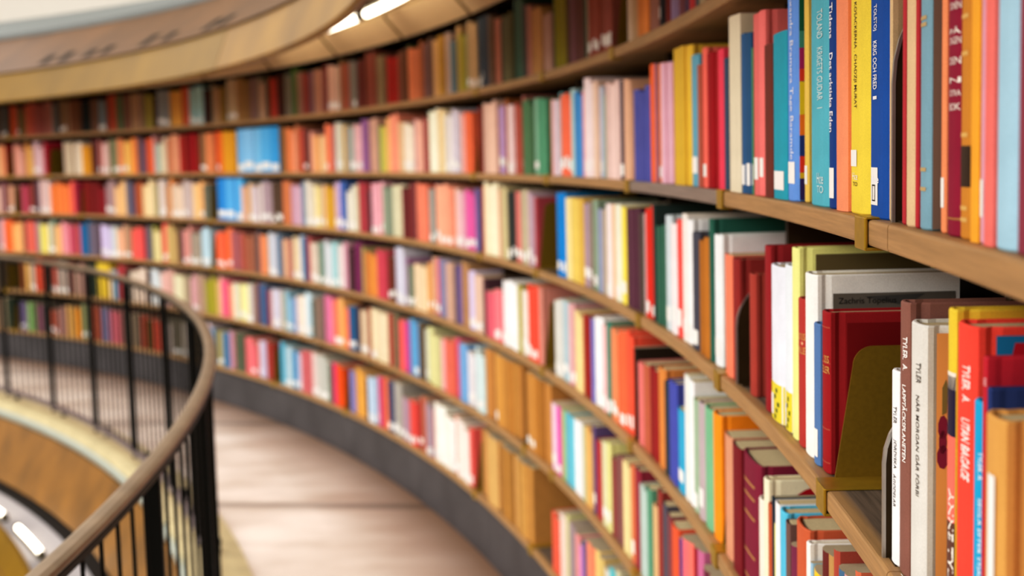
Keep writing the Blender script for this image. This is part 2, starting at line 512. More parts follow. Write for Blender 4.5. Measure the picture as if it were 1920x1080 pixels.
C 35567 35355 151 219 707060 103 0 -
C 35361 35156 189 227 707060 104 0 -
C 34523 33903 140 262 2c8cd8 100 4 -|blue box file, leftmost, third shelf, ninth bay from right
C 33897 33267 126 262 5cb0ec 100 4 -|blue box file, second from left, third shelf, ninth bay from right
C 33261 32734 206 262 60b8f0 100 4 -|blue box file, third from left, third shelf, ninth bay from right
C 32728 32513 69 216 dcb4a0 100 0 -
C 32519 32309 59 207 dcb4a0 100 0 -
C 32303 32075 171 236 e4b468 100 1 -
C 32069 31782 81 222 dcccd0 94 1 -
C 31788 31506 86 210 dcccd0 96 1 -
C 31500 31197 184 235 d8ccc8 100 1 -
C 31191 30965 114 245 a8949c 102 1 -
C 30971 30746 112 249 a8949c 100 1 -
C 30752 30532 112 231 a8949c 101 1 -
C 30526 30274 141 241 5c4838 106 1 -
C 30280 30028 177 236 5c4838 95 1 -
C 30034 29787 124 235 5c4838 102 1 -
C 29781 29491 153 248 d07c50 100 0 -
C 29485 29298 106 248 d48458 97 0 -
C 29304 29123 113 250 d48458 93 0 -
C 29117 28930 123 224 c8a0b4 99 0 -
C 28936 28755 134 229 c8a0b4 100 0 -
C 28749 28549 119 215 cca8b8 101 0 -
C 28555 28362 107 218 cca8b8 104 0 -
C 28356 28088 86 244 7088a0 100 0 -
C 28082 27742 120 250 e4dccc 100 1 -|thick cream book between steel blue and cream spines, third shelf, eighth bay from right
C 27736 27429 180 227 e0d8c8 100 1 -
C 27423 27154 97 226 e8d498 103 1 -
C 27160 26898 104 217 e8d498 97 1 -
C 26892 26666 188 228 e0b4a4 100 1 -
C 26660 26451 139 226 d8a83c 104 0 -
C 26457 26254 185 213 d8a83c 92 0 -
C 26248 25932 159 213 d8a43c 100 0 -
C 25926 25697 109 243 ccb0cc 94 1 -
C 25703 25479 124 247 ccb0cc 106 1 -
C 25473 25284 62 250 4c70b8 101 1 -
C 25290 25107 92 253 4c70b8 95 1 -
C 25101 24802 122 200 e4e0d0 100 1 -
C 24796 24480 168 227 e0dccc 100 1 -|thick pale grey book between white and khaki spines, third shelf, seventh bay from right
C 24474 24153 127 238 c8bc9c 100 0 -
C 24147 23928 78 251 a84048 102 0 -
C 23934 23715 69 242 a84048 103 0 -
C 23721 23508 86 245 a84048 95 0 -
C 23502 23220 65 207 443038 100 0 -
C 23214 22959 62 243 f0b0bc 95 1 -
C 22965 22717 96 246 f0b0bc 100 1 -
C 22711 22449 196 252 ecb4bc 100 1 -|pink book between pink and olive green spines, third shelf, seventh bay from right
C 22443 22222 90 232 8c9884 105 0 -
C 22228 22008 109 219 8c9884 97 0 -
C 22014 21799 125 230 8c9884 94 0 -
C 21793 21441 131 238 d8d4b4 100 0 -|thick cream book between olive green and cream spines, third shelf, seventh bay from right
C 21435 21237 151 237 d8d0b0 97 0 -
C 21243 21051 164 242 d8d0b0 105 0 -
C 21045 20836 78 229 743030 96 0 -
C 20842 20638 76 216 743030 101 0 -
C 20632 20292 174 249 843838 100 0 -|thick crimson book between maroon and plum spines, third shelf, seventh bay from right
C 20286 20092 167 251 443440 100 0 -
C 20086 19835 114 253 f48c70 93 0 -
C 19841 19596 136 244 f48c70 101 0 -
C 19590 19320 154 247 f08468 100 0 -|orange book between orange and grey spines, third shelf, sixth bay from right
C 19314 18972 218 228 a8a8a0 100 1 -|thick grey book between orange and plum spines, third shelf, sixth bay from right
C 18966 18639 266 253 603c4c 100 1 -|thick plum book between grey and orange spines, third shelf, sixth bay from right
C 18633 18379 78 248 fca488 108 1 -
C 18385 18131 93 244 fca488 105 1 -
C 18137 17889 111 254 fca488 104 1 -
C 17883 17539 136 237 fc9c80 100 1 -|thick orange book between orange and peach spines, third shelf, sixth bay from right
C 17533 17268 241 235 f4ccbc 100 1 -|peach book between orange and pink spines, third shelf, sixth bay from right
C 17262 17053 169 224 e0b0b8 104 1 -
C 17059 16855 193 224 e0b0b8 101 1 -
C 16849 16567 237 234 e468a8 100 1 -|magenta book between pink and magenta spines, third shelf, sixth bay from right
C 16561 16296 165 224 dc60a0 105 1 -
C 16302 16044 191 212 dc60a0 98 1 -
C 16038 15796 148 240 7c6ca0 100 0 -
C 15483 15338 135 251 d88060 100 0 -
C 15282 15050 103 268 f8ecc8 98 0 -|tall cream book between terracotta and cream spines, third shelf, fifth bay from right
C 15056 14825 107 255 f8ecc8 99 0 -|cream book between cream and cream spines, third shelf, fifth bay from right
C 14831 14599 146 258 f8ecc8 108 0 -|tall cream book between cream and cream spines, third shelf, fifth bay from right
C 14605 14380 100 266 f8ecc8 99 0 -|tall cream book between cream and peach spines, third shelf, fifth bay from right
C 14374 14210 109 244 e0a890 100 0 -
C 14204 13985 125 255 c4b88c 98 0 -|khaki book between peach and khaki spines, third shelf, fifth bay from right
C 13991 13777 128 249 c4b88c 106 0 -|khaki book between khaki and charcoal spines, third shelf, fifth bay from right
C 13742 13506 106 238 3c403c 95 1 -|charcoal book between khaki and charcoal spines, third shelf, fifth bay from right
C 13512 13282 148 242 3c403c 98 1 -|charcoal book between charcoal and coral spines, third shelf, fifth bay from right
C 13276 12921 138 240 dc8078 100 1 -|thick coral book between charcoal and tan spines, third shelf, fifth bay from right
C 12871 12656 112 247 bcb094 97 1 -|tan book between coral and tan spines, third shelf, fifth bay from right
C 12662 12452 135 250 bcb094 106 1 -|tan book between tan and mauve spines, third shelf, fifth bay from right
C 12446 12222 134 243 b49ca8 107 1 -|mauve book between tan and mauve spines, third shelf, fifth bay from right
C 12228 12010 174 230 b49ca8 98 1 -|mauve book between mauve and crimson spines, third shelf, fifth bay from right
C 11951 11813 104 228 b04850 100 0 -
C 10532 10276 110 249 0c88d4 101 1 -|blue book between crimson and blue spines, third shelf, fourth bay from right
C 10282 10032 137 251 0c88d4 103 1 -|blue book between blue and pale yellow spines, third shelf, fourth bay from right
C 10026 9840 139 237 f0d898 104 0 -|pale yellow book between blue and pale yellow spines, third shelf, fourth bay from right
C 9846 9665 129 238 f0d898 104 0 -|pale yellow book between pale yellow and pale yellow spines, third shelf, fourth bay from right
C 9646 9444 130 240 f0d06c 96 0 -|pale yellow book, pale yellow left, pale yellow right, third shelf, fourth bay from right
C 9450 9255 133 237 f0d06c 99 0 -|pale yellow book between pale yellow and yellow spines, third shelf, fourth bay from right
C 9213 8890 111 239 dcb454 100 0 -|thick yellow book between pale yellow and mauve spines, third shelf, fourth bay from right
C 8884 8572 112 228 ac94a4 100 1 -|thick mauve book between yellow and tan spines, third shelf, fourth bay from right
C 8566 8382 112 235 9c8c80 100 1 -|tan book between mauve and sage spines, third shelf, fourth bay from right
C 8376 8119 136 241 90a48c 100 1 -|sage book between tan and light blue spines, third shelf, fourth bay from right
C 8084 7771 120 219 949cb8 100 0 -|thick light blue book between sage and tan spines, third shelf, fourth bay from right
C 7765 7591 122 220 b8a890 100 0 -|tan book between light blue and white spines, third shelf, fourth bay from right
C 7544 7206 101 236 f4e4e0 100 1 -|thick white book between tan and sand spines, third shelf, fourth bay from right
C 7200 7050 113 236 e8bc94 100 0 -|sand book between white and cream spines, third shelf, fourth bay from right
C 7033 6731 105 238 ececd4 100 1 -|thick cream book between sand and yellow spines, third shelf, fourth bay from right
C 6725 6448 138 234 f4e054 100 1 -|yellow book between cream and plum spines, third shelf, fourth bay from right
C 6442 6213 136 233 603848 94 0 -|plum book between yellow and plum spines, third shelf, fourth bay from right
C 6219 5990 119 232 603848 101 0 -|plum book between plum and plum spines, third shelf, fourth bay from right
C 5996 5773 161 236 603848 98 0 -|plum book between plum and dark brown spines, third shelf, third bay from right
C 5716 5459 111 227 544840 100 0 -|dark brown book between plum and pink spines, third shelf, third bay from right
C 5453 5380 126 229 c4acac 100 0 -
C 5374 5169 132 240 dc3828 103 1 -|red book between pink and red spines, third shelf, third bay from right
C 5175 4976 162 248 dc3828 98 1 -|red book between red and teal spines, third shelf, third bay from right
C 4965 4855 128 252 2c3c38 100 0 -|thin teal book between red and dark green spines, third shelf, third bay from right
C 4815 4565 111 208 3c6c58 95 0 -|dark green book between teal and dark green spines, third shelf, third bay from right
C 4571 4327 147 213 3c6c58 101 0 -|dark green book between dark green and pale grey spines, third shelf, third bay from right
C 4321 4068 114 235 ccd8dc 100 1 -|pale grey book between dark green and white spines, third shelf, third bay from right
C 4048 3786 106 221 f4e8e8 100 1 -|white book between pale grey and coral spines, third shelf, third bay from right
C 3780 3539 121 232 f05850 100 1 -|coral book between white and white spines, third shelf, third bay from right
C 3533 3310 135 245 fcf4ec 95 1 -|white book between coral and white spines, third shelf, third bay from right
C 3316 3098 137 235 fcf4ec 104 1 -|white book between white and navy spines, third shelf, third bay from right
C 3017 2723 102 216 4c4c58 100 1 -|thick navy book between white and amber spines, third shelf, third bay from right
C 2717 2477 112 205 b07028 98 0 -|amber book between navy and amber spines, third shelf, third bay from right
C 2483 2249 105 213 b07028 107 0 -|amber book between amber and dark green spines, third shelf, third bay from right
C 2243 2089 112 247 2c6454 100 0 -|dark green book between amber and white spines, third shelf, third bay from right
C 2083 1809 127 223 f0f4f4 100 1 -|white book between dark green and orange spines, third shelf, third bay from right
C 1600 1296 114 197 f48868 100 0 -|thick short orange book between white and crimson spines, third shelf, third bay from right
C 1290 1060 113 195 94302c 100 0 -|short crimson book between orange and crimson spines, third shelf, third bay from right
C 679 481 132 182 a84438 100 0 -|short crimson book between crimson and crimson spines, third shelf, second bay from right
C 68 -98 119 232 98282c 100 0 -|crimson book between crimson and white spines, third shelf, second bay from right
C -134 -543 104 210 e8ecf8 100 0 lemon1|left of two white books with lemon printed foot
C -549 -784 137 216 e8f0f8 100 0 lemon2|right of two white books with lemon printed foot
C -813 -992 125 242 eef098 100 0 greenpale|pale lime green book with olive cover, right of the white lemon books
C -1004 -1194 120 183 b44038 100 0 redgold|short brick red book with gilt title in front of lime green spine
C -1203 -1477 116 218 f8f8f0 100 0 topelius|white spined book with grey painted cover carrying a dark serif name
C -1501 -1648 106 165 5c80b0 100 1 -|short steel blue book between white and crimson spines, third shelf, second bay from right
C -1654 -1834 136 183 9c2024 100 0 redleather|worn dark red leather book with gilt lettering against the brass bookend
C -3335 -3454 102 172 f8f8f8 100 0 jordiska|thin white book with small dark capitals beside the brown book
C -3460 -3605 111 235 8c6054 100 0 planet|brown cloth book with bold white capitals, tallest of the near group
C -3611 -3835 121 222 dcdad2 100 0 morgan|off white cloth book with dark hand drawn capitals and orange cover
C -4142 -4248 160 245 e8c840 100 0 anne|narrow yellow topped picture book with big white italic letters
C -4312 -4539 126 240 fc5040 100 0 utan|bright red cloth book with white capitals and blue square on cover
C -4545 -4665 134 192 1ca4d4 100 0 segla|bright blue short book with white lettering beside the red one
C -4697 -4748 116 226 c02838 100 0 crimson|crimson book with creamy page tops at the right edge
C -4773 -4823 103 208 2c3c70 100 0 navy|small dark navy book with frayed spine at the right edge
C -4995 -5190 -40 202 d8a058 100 0 tan|tan spined book with white paper strip at lower right
C -5196 -5246 116 201 b86c20 100 0 amber|amber brown leather book at the lower right corner
C -5252 -5302 129 194 b87830 100 0 -|thin short amber book between amber and crimson spines, third shelf, nearest bay
C -5308 -5358 116 236 8c3030 100 0 -
C -5364 -5482 132 239 d8c8a0 100 0 -
C -5488 -5653 134 244 38506c 100 0 -
D 51211 50930 75 206 c8a088 96 0 -
D 50936 50662 93 194 c8a088 96 0 -
D 50656 50432 216 239 9c6c64 107 0 -
D 50438 50220 250 240 9c6c64 102 0 -
D 50214 50011 268 256 d8b4bc 101 1 -
D 50017 49819 311 256 d8b4bc 100 1 -
D 49813 49613 76 249 f07038 101 0 -
D 49619 49418 75 247 f07038 98 0 -
D 49424 49229 115 252 f07038 106 0 -
D 49223 48898 78 220 f0b070 100 0 -
D 48892 48587 106 235 f4b478 100 0 -
D 48581 48302 261 243 5c4848 100 0 -
D 48296 48078 63 244 dc6c5c 99 0 -
D 48084 47867 84 251 dc6c5c 100 0 -
D 47873 47661 80 231 dc6c5c 102 0 -
D 47655 47530 177 245 a890a0 100 0 -
D 47524 47361 244 238 b4b898 100 0 -
D 47355 47140 181 219 ecdc70 98 0 -
D 47146 46937 177 218 ecdc70 100 0 -
D 46931 46644 279 230 e8dcc0 100 1 -
D 46638 46327 166 260 8c9c88 100 1 -
D 46321 46091 69 215 ecb47c 95 0 -
D 46097 45872 70 220 ecb47c 104 0 -
D 45866 45605 154 246 e89ca4 100 0 -
D 45599 45310 206 226 e894a0 100 0 -
D 45304 45062 86 223 c05468 100 0 -
D 45068 44833 88 216 c05468 93 0 -
D 44827 44526 168 231 c45c5c 100 0 -
D 44520 44326 119 236 246ca0 95 0 -
D 44332 44144 108 232 246ca0 106 0 -
D 44138 43896 226 262 2c7098 100 0 -
D 43890 43694 84 244 7c7080 92 0 -
D 43700 43503 126 238 7c7080 95 0 -
D 43509 43319 131 250 7c7080 94 0 -
D 43313 43037 194 240 543434 100 0 -
D 43031 42799 108 237 c8bce0 107 1 -
D 42805 42580 105 225 c8bce0 102 1 -
D 42574 42389 126 222 c4bcd8 96 1 -
D 42395 42216 106 212 c4bcd8 107 1 -
D 42210 41902 116 225 c4d0c8 100 1 -
D 41896 41711 92 210 f0b898 95 1 -
D 41717 41537 107 200 f0b898 105 1 -
D 41531 41327 237 241 f0b090 100 1 -
D 41321 41111 120 235 a88c70 101 1 -
D 41117 40914 136 225 a88c70 95 1 -
D 40908 40694 160 213 f4685c 103 0 -
D 40700 40492 202 205 f4685c 93 0 -
D 40486 40224 98 229 f4605c 104 0 -
D 40230 39974 86 217 f4605c 92 0 -
D 39968 39840 200 228 7c3c50 100 0 -
D 39834 39505 170 237 706c74 100 0 -
D 39499 39292 269 240 b8b460 100 0 -
D 39286 39010 99 209 e8d8a0 96 0 -
D 39016 38746 80 204 e8d8a0 96 0 -
D 38740 38544 257 261 f06c60 101 1 -
D 38550 38361 259 265 f06c60 94 1 -
D 38355 38119 135 249 c4a870 107 0 -
D 38125 37895 164 255 c4a870 99 0 -
D 37889 37589 176 220 bca068 100 0 -
D 37583 37372 146 235 5c3838 104 0 -
D 37378 37173 128 227 5c3838 96 0 -
D 37167 36840 122 227 dc9c94 100 1 -
D 36834 36629 219 257 dc9890 100 1 -
D 36623 36399 103 214 a89c8c 95 1 -
D 36405 36181 111 207 a89c8c 94 1 -
D 36187 35969 134 210 a89c8c 103 1 -
D 35963 35751 266 236 b0ccd8 100 1 -
D 35745 35536 241 251 b4d0dc 105 1 -
D 35542 35338 239 244 b4d0dc 103 1 -
D 34690 34477 65 227 fc7450 97 1 -
D 34483 34269 111 234 fc7450 96 1 -
D 34275 34068 58 225 fc7450 98 1 -
D 34062 33875 227 257 fc8450 97 1 -
D 33881 33699 223 260 fc8450 98 1 -
D 33693 33354 124 245 b0686c 100 0 -
D 33348 33063 213 232 a8686c 100 0 -
D 33057 32841 178 236 b85c4c 93 0 -
D 32847 32638 190 228 b85c4c 95 0 -
D 32632 32426 89 217 a0644c 94 0 -
D 32432 32226 85 215 a0644c 107 0 -
D 32232 32032 84 222 a0644c 95 0 -
D 32026 31888 133 241 9c7060 100 0 -
D 31882 31589 213 257 645458 100 0 -
D 31583 31303 135 233 e89064 103 0 -
D 31309 31035 142 227 e89064 94 0 -
D 31029 30838 166 244 b0bca4 100 0 -
D 30832 30632 62 255 ccd0dc 97 1 -
D 30638 30437 47 245 ccd0dc 97 1 -
D 30443 30249 67 245 ccd0dc 92 1 -
D 30243 29975 93 249 50708c 100 0 -
D 29969 29780 174 223 f0c09c 93 0 -
D 29786 29604 204 218 f0c09c 95 0 -
D 29598 29373 128 225 b47c6c 100 0 -
D 29379 29161 127 220 b47c6c 101 0 -
D 29155 28923 135 244 e8d4b0 95 1 -
D 28929 28703 172 232 e8d4b0 99 1 -
D 28697 28416 155 254 b8c4d8 100 1 -
D 28410 28158 71 246 40688c 100 0 -
D 28152 27962 164 253 b45454 100 0 -
D 27956 27752 180 220 dcc8b8 101 1 -
D 27758 27554 178 221 dcc8b8 95 1 -
D 27560 27362 197 214 dcc8b8 96 1 -
D 27356 27135 141 230 7c9484 99 1 -
D 27141 26926 188 233 7c9484 97 1 -
D 26920 26696 173 244 d0d4dc 100 1 -
D 26690 26363 125 221 d0d8dc 100 1 -
D 26357 26011 152 238 a0d0d4 100 1 -|thick aqua book between pale grey and white spines, fourth shelf, eighth bay from right
D 26005 25769 209 226 e4d8d4 97 1 -
D 25775 25546 237 227 e4d8d4 105 1 -
D 25540 25202 154 247 c490a0 100 0 -
D 25196 24882 145 224 44282c 100 0 -
D 24876 24595 132 196 3c2424 100 0 -
D 24589 24385 63 253 843464 92 0 -
D 24391 24193 111 260 843464 94 0 -
D 24187 23999 147 235 a89c60 100 0 -
D 23993 23749 133 214 b87044 100 0 -
D 23743 23519 101 214 d88c44 98 0 -
D 23525 23302 137 205 d88c44 103 0 -
D 23308 23090 122 202 d88c44 105 0 -
D 23084 23030 222 238 903848 100 0 -
D 23024 22772 77 238 cc4c5c 100 0 -
D 22778 22527 73 225 cc4c5c 97 0 -
D 22533 22288 71 235 cc4c5c 92 0 -
D 22282 22062 146 210 743828 94 1 -
D 22068 21854 150 206 743828 93 1 -
D 21848 21651 216 210 a0b4d8 100 1 -
D 21645 21443 71 262 ccccdc 97 1 -
D 21449 21247 112 264 ccccdc 105 1 -
D 21253 21057 72 258 ccccdc 103 1 -
D 21051 20963 212 219 a87ca0 100 1 -
D 20957 20759 175 188 7c8470 102 1 -
D 20765 20566 200 184 7c8470 94 1 -
D 20572 20380 224 175 7c8470 96 1 -
D 20374 20091 106 203 f0d4b0 99 0 -
D 20097 19820 92 198 f0d4b0 93 0 -
D 19814 19494 90 197 f0d0a8 100 0 -
D 19488 19268 186 219 e8a868 100 1 -|amber book between sand and peach spines, fourth shelf, sixth bay from right
D 19262 19007 258 246 dcac94 100 1 -|peach book between amber and coral spines, fourth shelf, sixth bay from right
D 19001 18730 271 242 dc4c64 100 1 -|coral book between peach and steel blue spines, fourth shelf, sixth bay from right
D 18724 18497 178 248 84809c 108 0 -
D 18503 18277 209 241 84809c 102 0 -
D 18283 18062 204 249 84809c 106 0 -
D 18056 17814 67 238 c4a08c 107 0 -
D 17820 17583 104 243 c4a08c 97 0 -
D 17577 17429 153 231 605064 100 0 -|purple book between peach and purple spines, fourth shelf, sixth bay from right
D 17423 17212 169 240 746090 104 0 -
D 17218 17013 195 231 746090 105 0 -
D 17007 16803 106 262 a88058 106 0 -
D 16809 16612 151 251 a88058 106 0 -
D 16606 16383 149 227 c8bcdc 105 1 -
D 16389 16173 144 232 c8bcdc 105 1 -
D 16167 15885 101 221 ecc8b4 93 1 -
D 15891 15615 95 223 ecc8b4 93 1 -
D 15609 15465 160 214 583840 100 0 -
D 15381 15122 113 172 d86474 98 0 -
D 15128 14875 117 174 d86474 105 0 -
D 14869 14652 137 187 f47c84 102 1 -
D 14658 14441 121 192 f47c84 108 1 -
D 14447 14236 183 173 f47c84 99 1 -
D 14186 13940 109 231 fafafa 95 1 -|white book between coral and white spines, fourth shelf, fifth bay from right
D 13946 13700 135 237 fafafa 101 1 -|white book between white and white spines, fourth shelf, fifth bay from right
D 13706 13461 129 231 fafafa 106 1 -|white book with white shelf label, white left, white right, fourth shelf, fifth bay from right
D 13467 13227 91 230 fafafa 99 1 -|white book between white and olive spines, fourth shelf, fifth bay from right
D 13220 13008 105 233 a89c30 100 0 -
D 13002 12787 140 220 f4e8dc 95 1 -|white book between olive and white spines, fourth shelf, fifth bay from right
D 12793 12584 172 218 f4e8dc 97 1 -|white book between white and red spines, fourth shelf, fifth bay from right
D 12516 12302 104 249 f4503c 105 1 -|red book between white and red spines, fourth shelf, fifth bay from right
D 12308 12094 110 237 f4503c 102 1 -|red book between red and red spines, fourth shelf, fifth bay from right
D 12100 11891 95 252 f4503c 107 1 -|red book between red and pink spines, fourth shelf, fifth bay from right
D 11885 11658 125 249 dc9484 100 0 -|pink book between red and pale grey spines, fourth shelf, fifth bay from right
D 10797 10572 103 231 dcdcd4 99 1 -|pale grey book between pink and pale grey spines, fourth shelf, fourth bay from right
D 10578 10360 119 239 dcdcd4 97 1 -|pale grey book between pale grey and aqua spines, fourth shelf, fourth bay from right
D 10354 10001 139 241 acc4cc 100 1 -|thick aqua book between pale grey and pink spines, fourth shelf, fourth bay from right
D 9961 9758 120 238 dca8a8 104 1 -|pink book between aqua and pink spines, fourth shelf, fourth bay from right
D 9764 9566 142 243 dca8a8 92 1 -|pink book between pink and sand spines, fourth shelf, fourth bay from right
D 9557 9307 115 228 e8cc90 105 0 -|sand book between pink and sand spines, fourth shelf, fourth bay from right
D 9313 9069 96 217 e8cc90 106 0 -|sand book between sand and crimson spines, fourth shelf, fourth bay from right
D 9063 8830 126 228 982820 106 0 -|crimson book between sand and crimson spines, fourth shelf, fourth bay from right
D 8836 8610 110 227 982820 94 0 -|crimson book between crimson and light blue spines, fourth shelf, fourth bay from right
D 8559 8368 102 229 7c7cc0 100 0 -|light blue book between crimson and white spines, fourth shelf, fourth bay from right
D 8362 8142 120 239 f0e8f0 106 1 -|white book between light blue and white spines, fourth shelf, fourth bay from right
D 8148 7934 150 241 f0e8f0 106 1 -|white book between white and pink spines, fourth shelf, fourth bay from right
D 7908 7690 109 228 f0bcbc 100 1 -|pink book between white and green spines, fourth shelf, fourth bay from right
D 7684 7403 118 241 3c8470 100 1 -|green book between pink and orange spines, fourth shelf, fourth bay from right
D 7376 7156 106 234 fc9868 95 1 -|orange book between green and orange spines, fourth shelf, fourth bay from right
D 7162 6948 88 229 fc9868 94 1 -|orange book between orange and orange spines, fourth shelf, fourth bay from right
D 6942 6585 105 241 fc7048 100 1 -|thick orange book between orange and red spines, fourth shelf, fourth bay from right
D 6579 6394 128 248 fc6044 102 1 -|red book between orange and red spines, fourth shelf, fourth bay from right
D 6400 6221 151 239 fc6044 96 1 -|red book between red and black spines, fourth shelf, fourth bay from right
D 6075 5958 102 221 2c2018 100 0 -
D 5952 5649 131 193 e47c78 100 0 -|thick short coral book between black and terracotta spines, fourth shelf, third bay from right
D 5643 5311 132 198 bc6448 100 0 -|thick short terracotta book between coral and crimson spines, fourth shelf, third bay from right
D 5305 5084 136 203 942424 95 0 -|short crimson book between terracotta and crimson spines, fourth shelf, third bay from right
D 5090 4874 132 201 942424 105 0 -|short crimson book between crimson and amber spines, fourth shelf, third bay from right
D 4867 4539 133 216 dc8c48 100 0 -|thick amber book between crimson and teal spines, fourth shelf, third bay from right
D 4483 4267 109 198 303c40 100 0 -|short teal book between amber and steel blue spines, fourth shelf, third bay from right
D 4261 4043 107 208 4850a0 106 0 -|steel blue book between teal and steel blue spines, fourth shelf, third bay from right
D 4049 3838 95 210 4850a0 108 0 -|steel blue book between steel blue and aqua spines, fourth shelf, third bay from right
D 3832 3504 118 167 38a8d0 100 1 -|thick short aqua book between steel blue and white spines, fourth shelf, third bay from right
D 3498 3287 124 246 f8f8f0 95 0 -|white book between aqua and white spines, fourth shelf, third bay from right
D 3293 3088 140 241 f8f8f0 105 0 -|white book between white and sage spines, fourth shelf, third bay from right
D 3078 2856 120 214 a0b89c 100 1 -|sage book between white and pale grey spines, fourth shelf, third bay from right
D 2822 2580 106 218 bcacb0 100 1 -|pale grey book between sage and green spines, fourth shelf, third bay from right
D 2574 2232 118 220 7cb890 100 0 -|thick green book between pale grey and amber spines, fourth shelf, third bay from right
D 2226 1927 126 223 fc9420 100 0 -|thick amber book between green and peach spines, fourth shelf, third bay from right
D 1738 1430 140 207 d89878 100 0 -|thick peach book between amber and crimson spines, fourth shelf, third bay from right
D 1365 1023 113 207 7c2028 100 0 -|thick crimson book between peach and plum spines, fourth shelf, third bay from right
D 1017 379 131 211 80243c 100 0 maroonset|thick maroon leather volume with gilt marks on the fourth shelf
D 327 134 110 172 ece4d4 100 1 -|short cream book between plum and cream spines, fourth shelf, second bay from right
D 128 -21 108 211 f0e8c8 100 0 circle|cream book with red half circle on its cover
D -27 -155 106 182 bc5c38 100 0 -|short terracotta book between cream and navy spines, fourth shelf, second bay from right
D -161 -211 116 197 2c3c48 100 0 -|thin short navy book between terracotta and pale yellow spines, fourth shelf, second bay from right
D -217 -267 125 163 f0e480 100 0 -
D -273 -412 112 198 f4f0f0 100 0 -|short white book between pale yellow and aqua spines, fourth shelf, second bay from right
D -426 -619 106 197 5cbcdc 100 0 blueband|light blue banded book under the near third shelf
D -625 -767 109 191 745850 100 0 -|short brown book between aqua and plum spines, fourth shelf, second bay from right
D -780 -915 103 170 7c3450 100 0 -
D -921 -1260 108 212 c86440 100 0 rust|rust brown book with orange striped cover below the brass bookend
D -1266 -1357 113 202 f4f0e8 100 0 whitebox|white book with black title panel below the brass bookend
D -1363 -1416 120 182 94b8d0 100 0 -
D -1446 -1700 107 183 f4c430 100 0 -
E 51448 51168 168 251 585048 100 0 -
E 51174 50900 175 245 585048 96 0 -
E 50894 50690 100 218 6c5c48 106 0 -
E 50696 50491 140 204 6c5c48 101 0 -
E 50497 50299 124 212 6c5c48 104 0 -
E 50293 50051 160 235 584838 100 0 -
E 48905 48683 109 243 7c4420 100 0 -
E 48677 48364 269 234 d4a864 100 0 -
E 48358 48121 241 228 bca490 102 1 -
E 48127 47897 248 222 bca490 100 1 -
E 47891 47688 237 261 d05034 96 0 -
E 47694 47490 228 265 d05034 97 0 -
E 47496 47299 231 248 d05034 103 0 -
E 47293 47034 67 237 443830 107 0 -
E 47040 46788 53 243 443830 101 0 -
E 46782 46559 171 252 a85040 102 1 -
E 46565 46349 155 239 a85040 108 1 -
E 46343 46087 75 253 a8988c 98 1 -
E 46093 45837 82 249 a8988c 108 1 -
E 45843 45594 123 244 a8988c 96 1 -
E 45588 45365 179 253 643c34 99 0 -
E 45371 45155 214 259 643c34 102 0 -
E 45149 44935 126 225 ac8c7c 100 0 -
E 44941 44733 161 212 ac8c7c 94 0 -
E 44727 44477 179 250 a88478 100 0 -
E 44471 44235 161 245 502c24 100 0 -
E 44229 43996 155 248 2c382c 108 0 -
E 44002 43769 188 241 2c382c 103 0 -
E 43775 43549 146 248 2c382c 96 0 -
E 43543 43341 178 262 e0c440 94 0 -
E 43347 43151 221 261 e0c440 104 0 -
E 43145 42894 130 258 d8b838 102 0 -
E 42900 42654 167 263 d8b838 99 0 -
E 42648 42423 170 216 d8c4b0 100 0 -
E 42417 42217 154 211 6898b0 98 0 -
E 42223 42028 142 208 6898b0 107 0 -
E 42022 41827 109 258 a03c40 98 0 -
E 41833 41637 107 263 a03c40 106 0 -
E 41643 41454 91 254 a03c40 100 0 -
E 41448 41112 70 222 342820 100 0 -
E 41106 40830 101 219 dccab8 97 0 -
E 40836 40567 114 225 dccab8 95 0 -
E 40561 40295 154 245 d8c4b4 102 0 -
E 40301 40042 165 250 d8c4b4 101 0 -
E 40036 39815 263 238 341c14 107 0 -
E 39821 39607 282 239 341c14 95 0 -
E 39601 39371 109 251 ccd4d8 101 1 -
E 39377 39154 100 250 ccd4d8 104 1 -
E 39148 38940 166 217 c8d4d0 100 1 -
E 38934 38740 129 233 d8aca4 101 1 -
E 38746 38558 135 234 d8aca4 107 1 -
E 38552 38293 174 258 d8a8a0 100 0 -
E 38287 38008 197 255 cca494 100 0 -
E 38002 37654 150 229 d8d4b4 100 0 -
E 37648 37461 92 229 dcd4b0 98 1 -
E 37467 37287 85 227 dcd4b0 103 1 -
E 37281 37065 129 215 a89880 103 1 -
E 37071 36860 111 223 a89880 98 1 -
E 36854 36642 220 217 d4a4a8 100 0 -
E 36636 36451 164 249 d0a0a4 98 1 -
E 36457 36278 209 238 d0a0a4 98 1 -
E 36272 35986 104 254 ac907c 97 0 -
E 35992 35713 119 242 ac907c 101 0 -
E 35707 35497 116 219 a09c30 96 0 -
E 35503 35298 123 216 a09c30 93 0 -
E 35292 34972 100 246 a8a038 100 0 -
E 34966 34736 171 222 d8b474 100 0 -
E 34730 34497 165 256 e8a8a0 100 0 -
E 34491 34258 97 237 dc5c7c 108 0 -
E 34264 34036 134 239 dc5c7c 104 0 -
E 34030 33826 155 214 f0a484 95 0 -
E 33832 33633 181 210 f0a484 103 0 -
E 33627 33423 71 230 d8d4bc 108 0 -
E 33429 33231 98 221 d8d4bc 97 0 -
E 33225 32979 160 227 f0e8a4 100 1 -
E 32973 32762 100 224 ece4a0 97 1 -
E 32768 32563 113 228 ece4a0 107 1 -
E 32557 32226 77 239 c8c0b8 100 1 -
E 32220 32079 155 235 a48884 100 0 -
E 32073 31763 219 258 744440 100 0 -
E 31757 31491 98 251 4c6890 94 0 -
E 31497 31238 79 252 4c6890 98 0 -
E 31232 31025 151 220 883850 100 0 -
E 31019 30860 176 217 d0a490 100 0 -
E 30854 30648 121 232 ccc8d8 103 1 -
E 30654 30447 121 229 ccc8d8 95 1 -
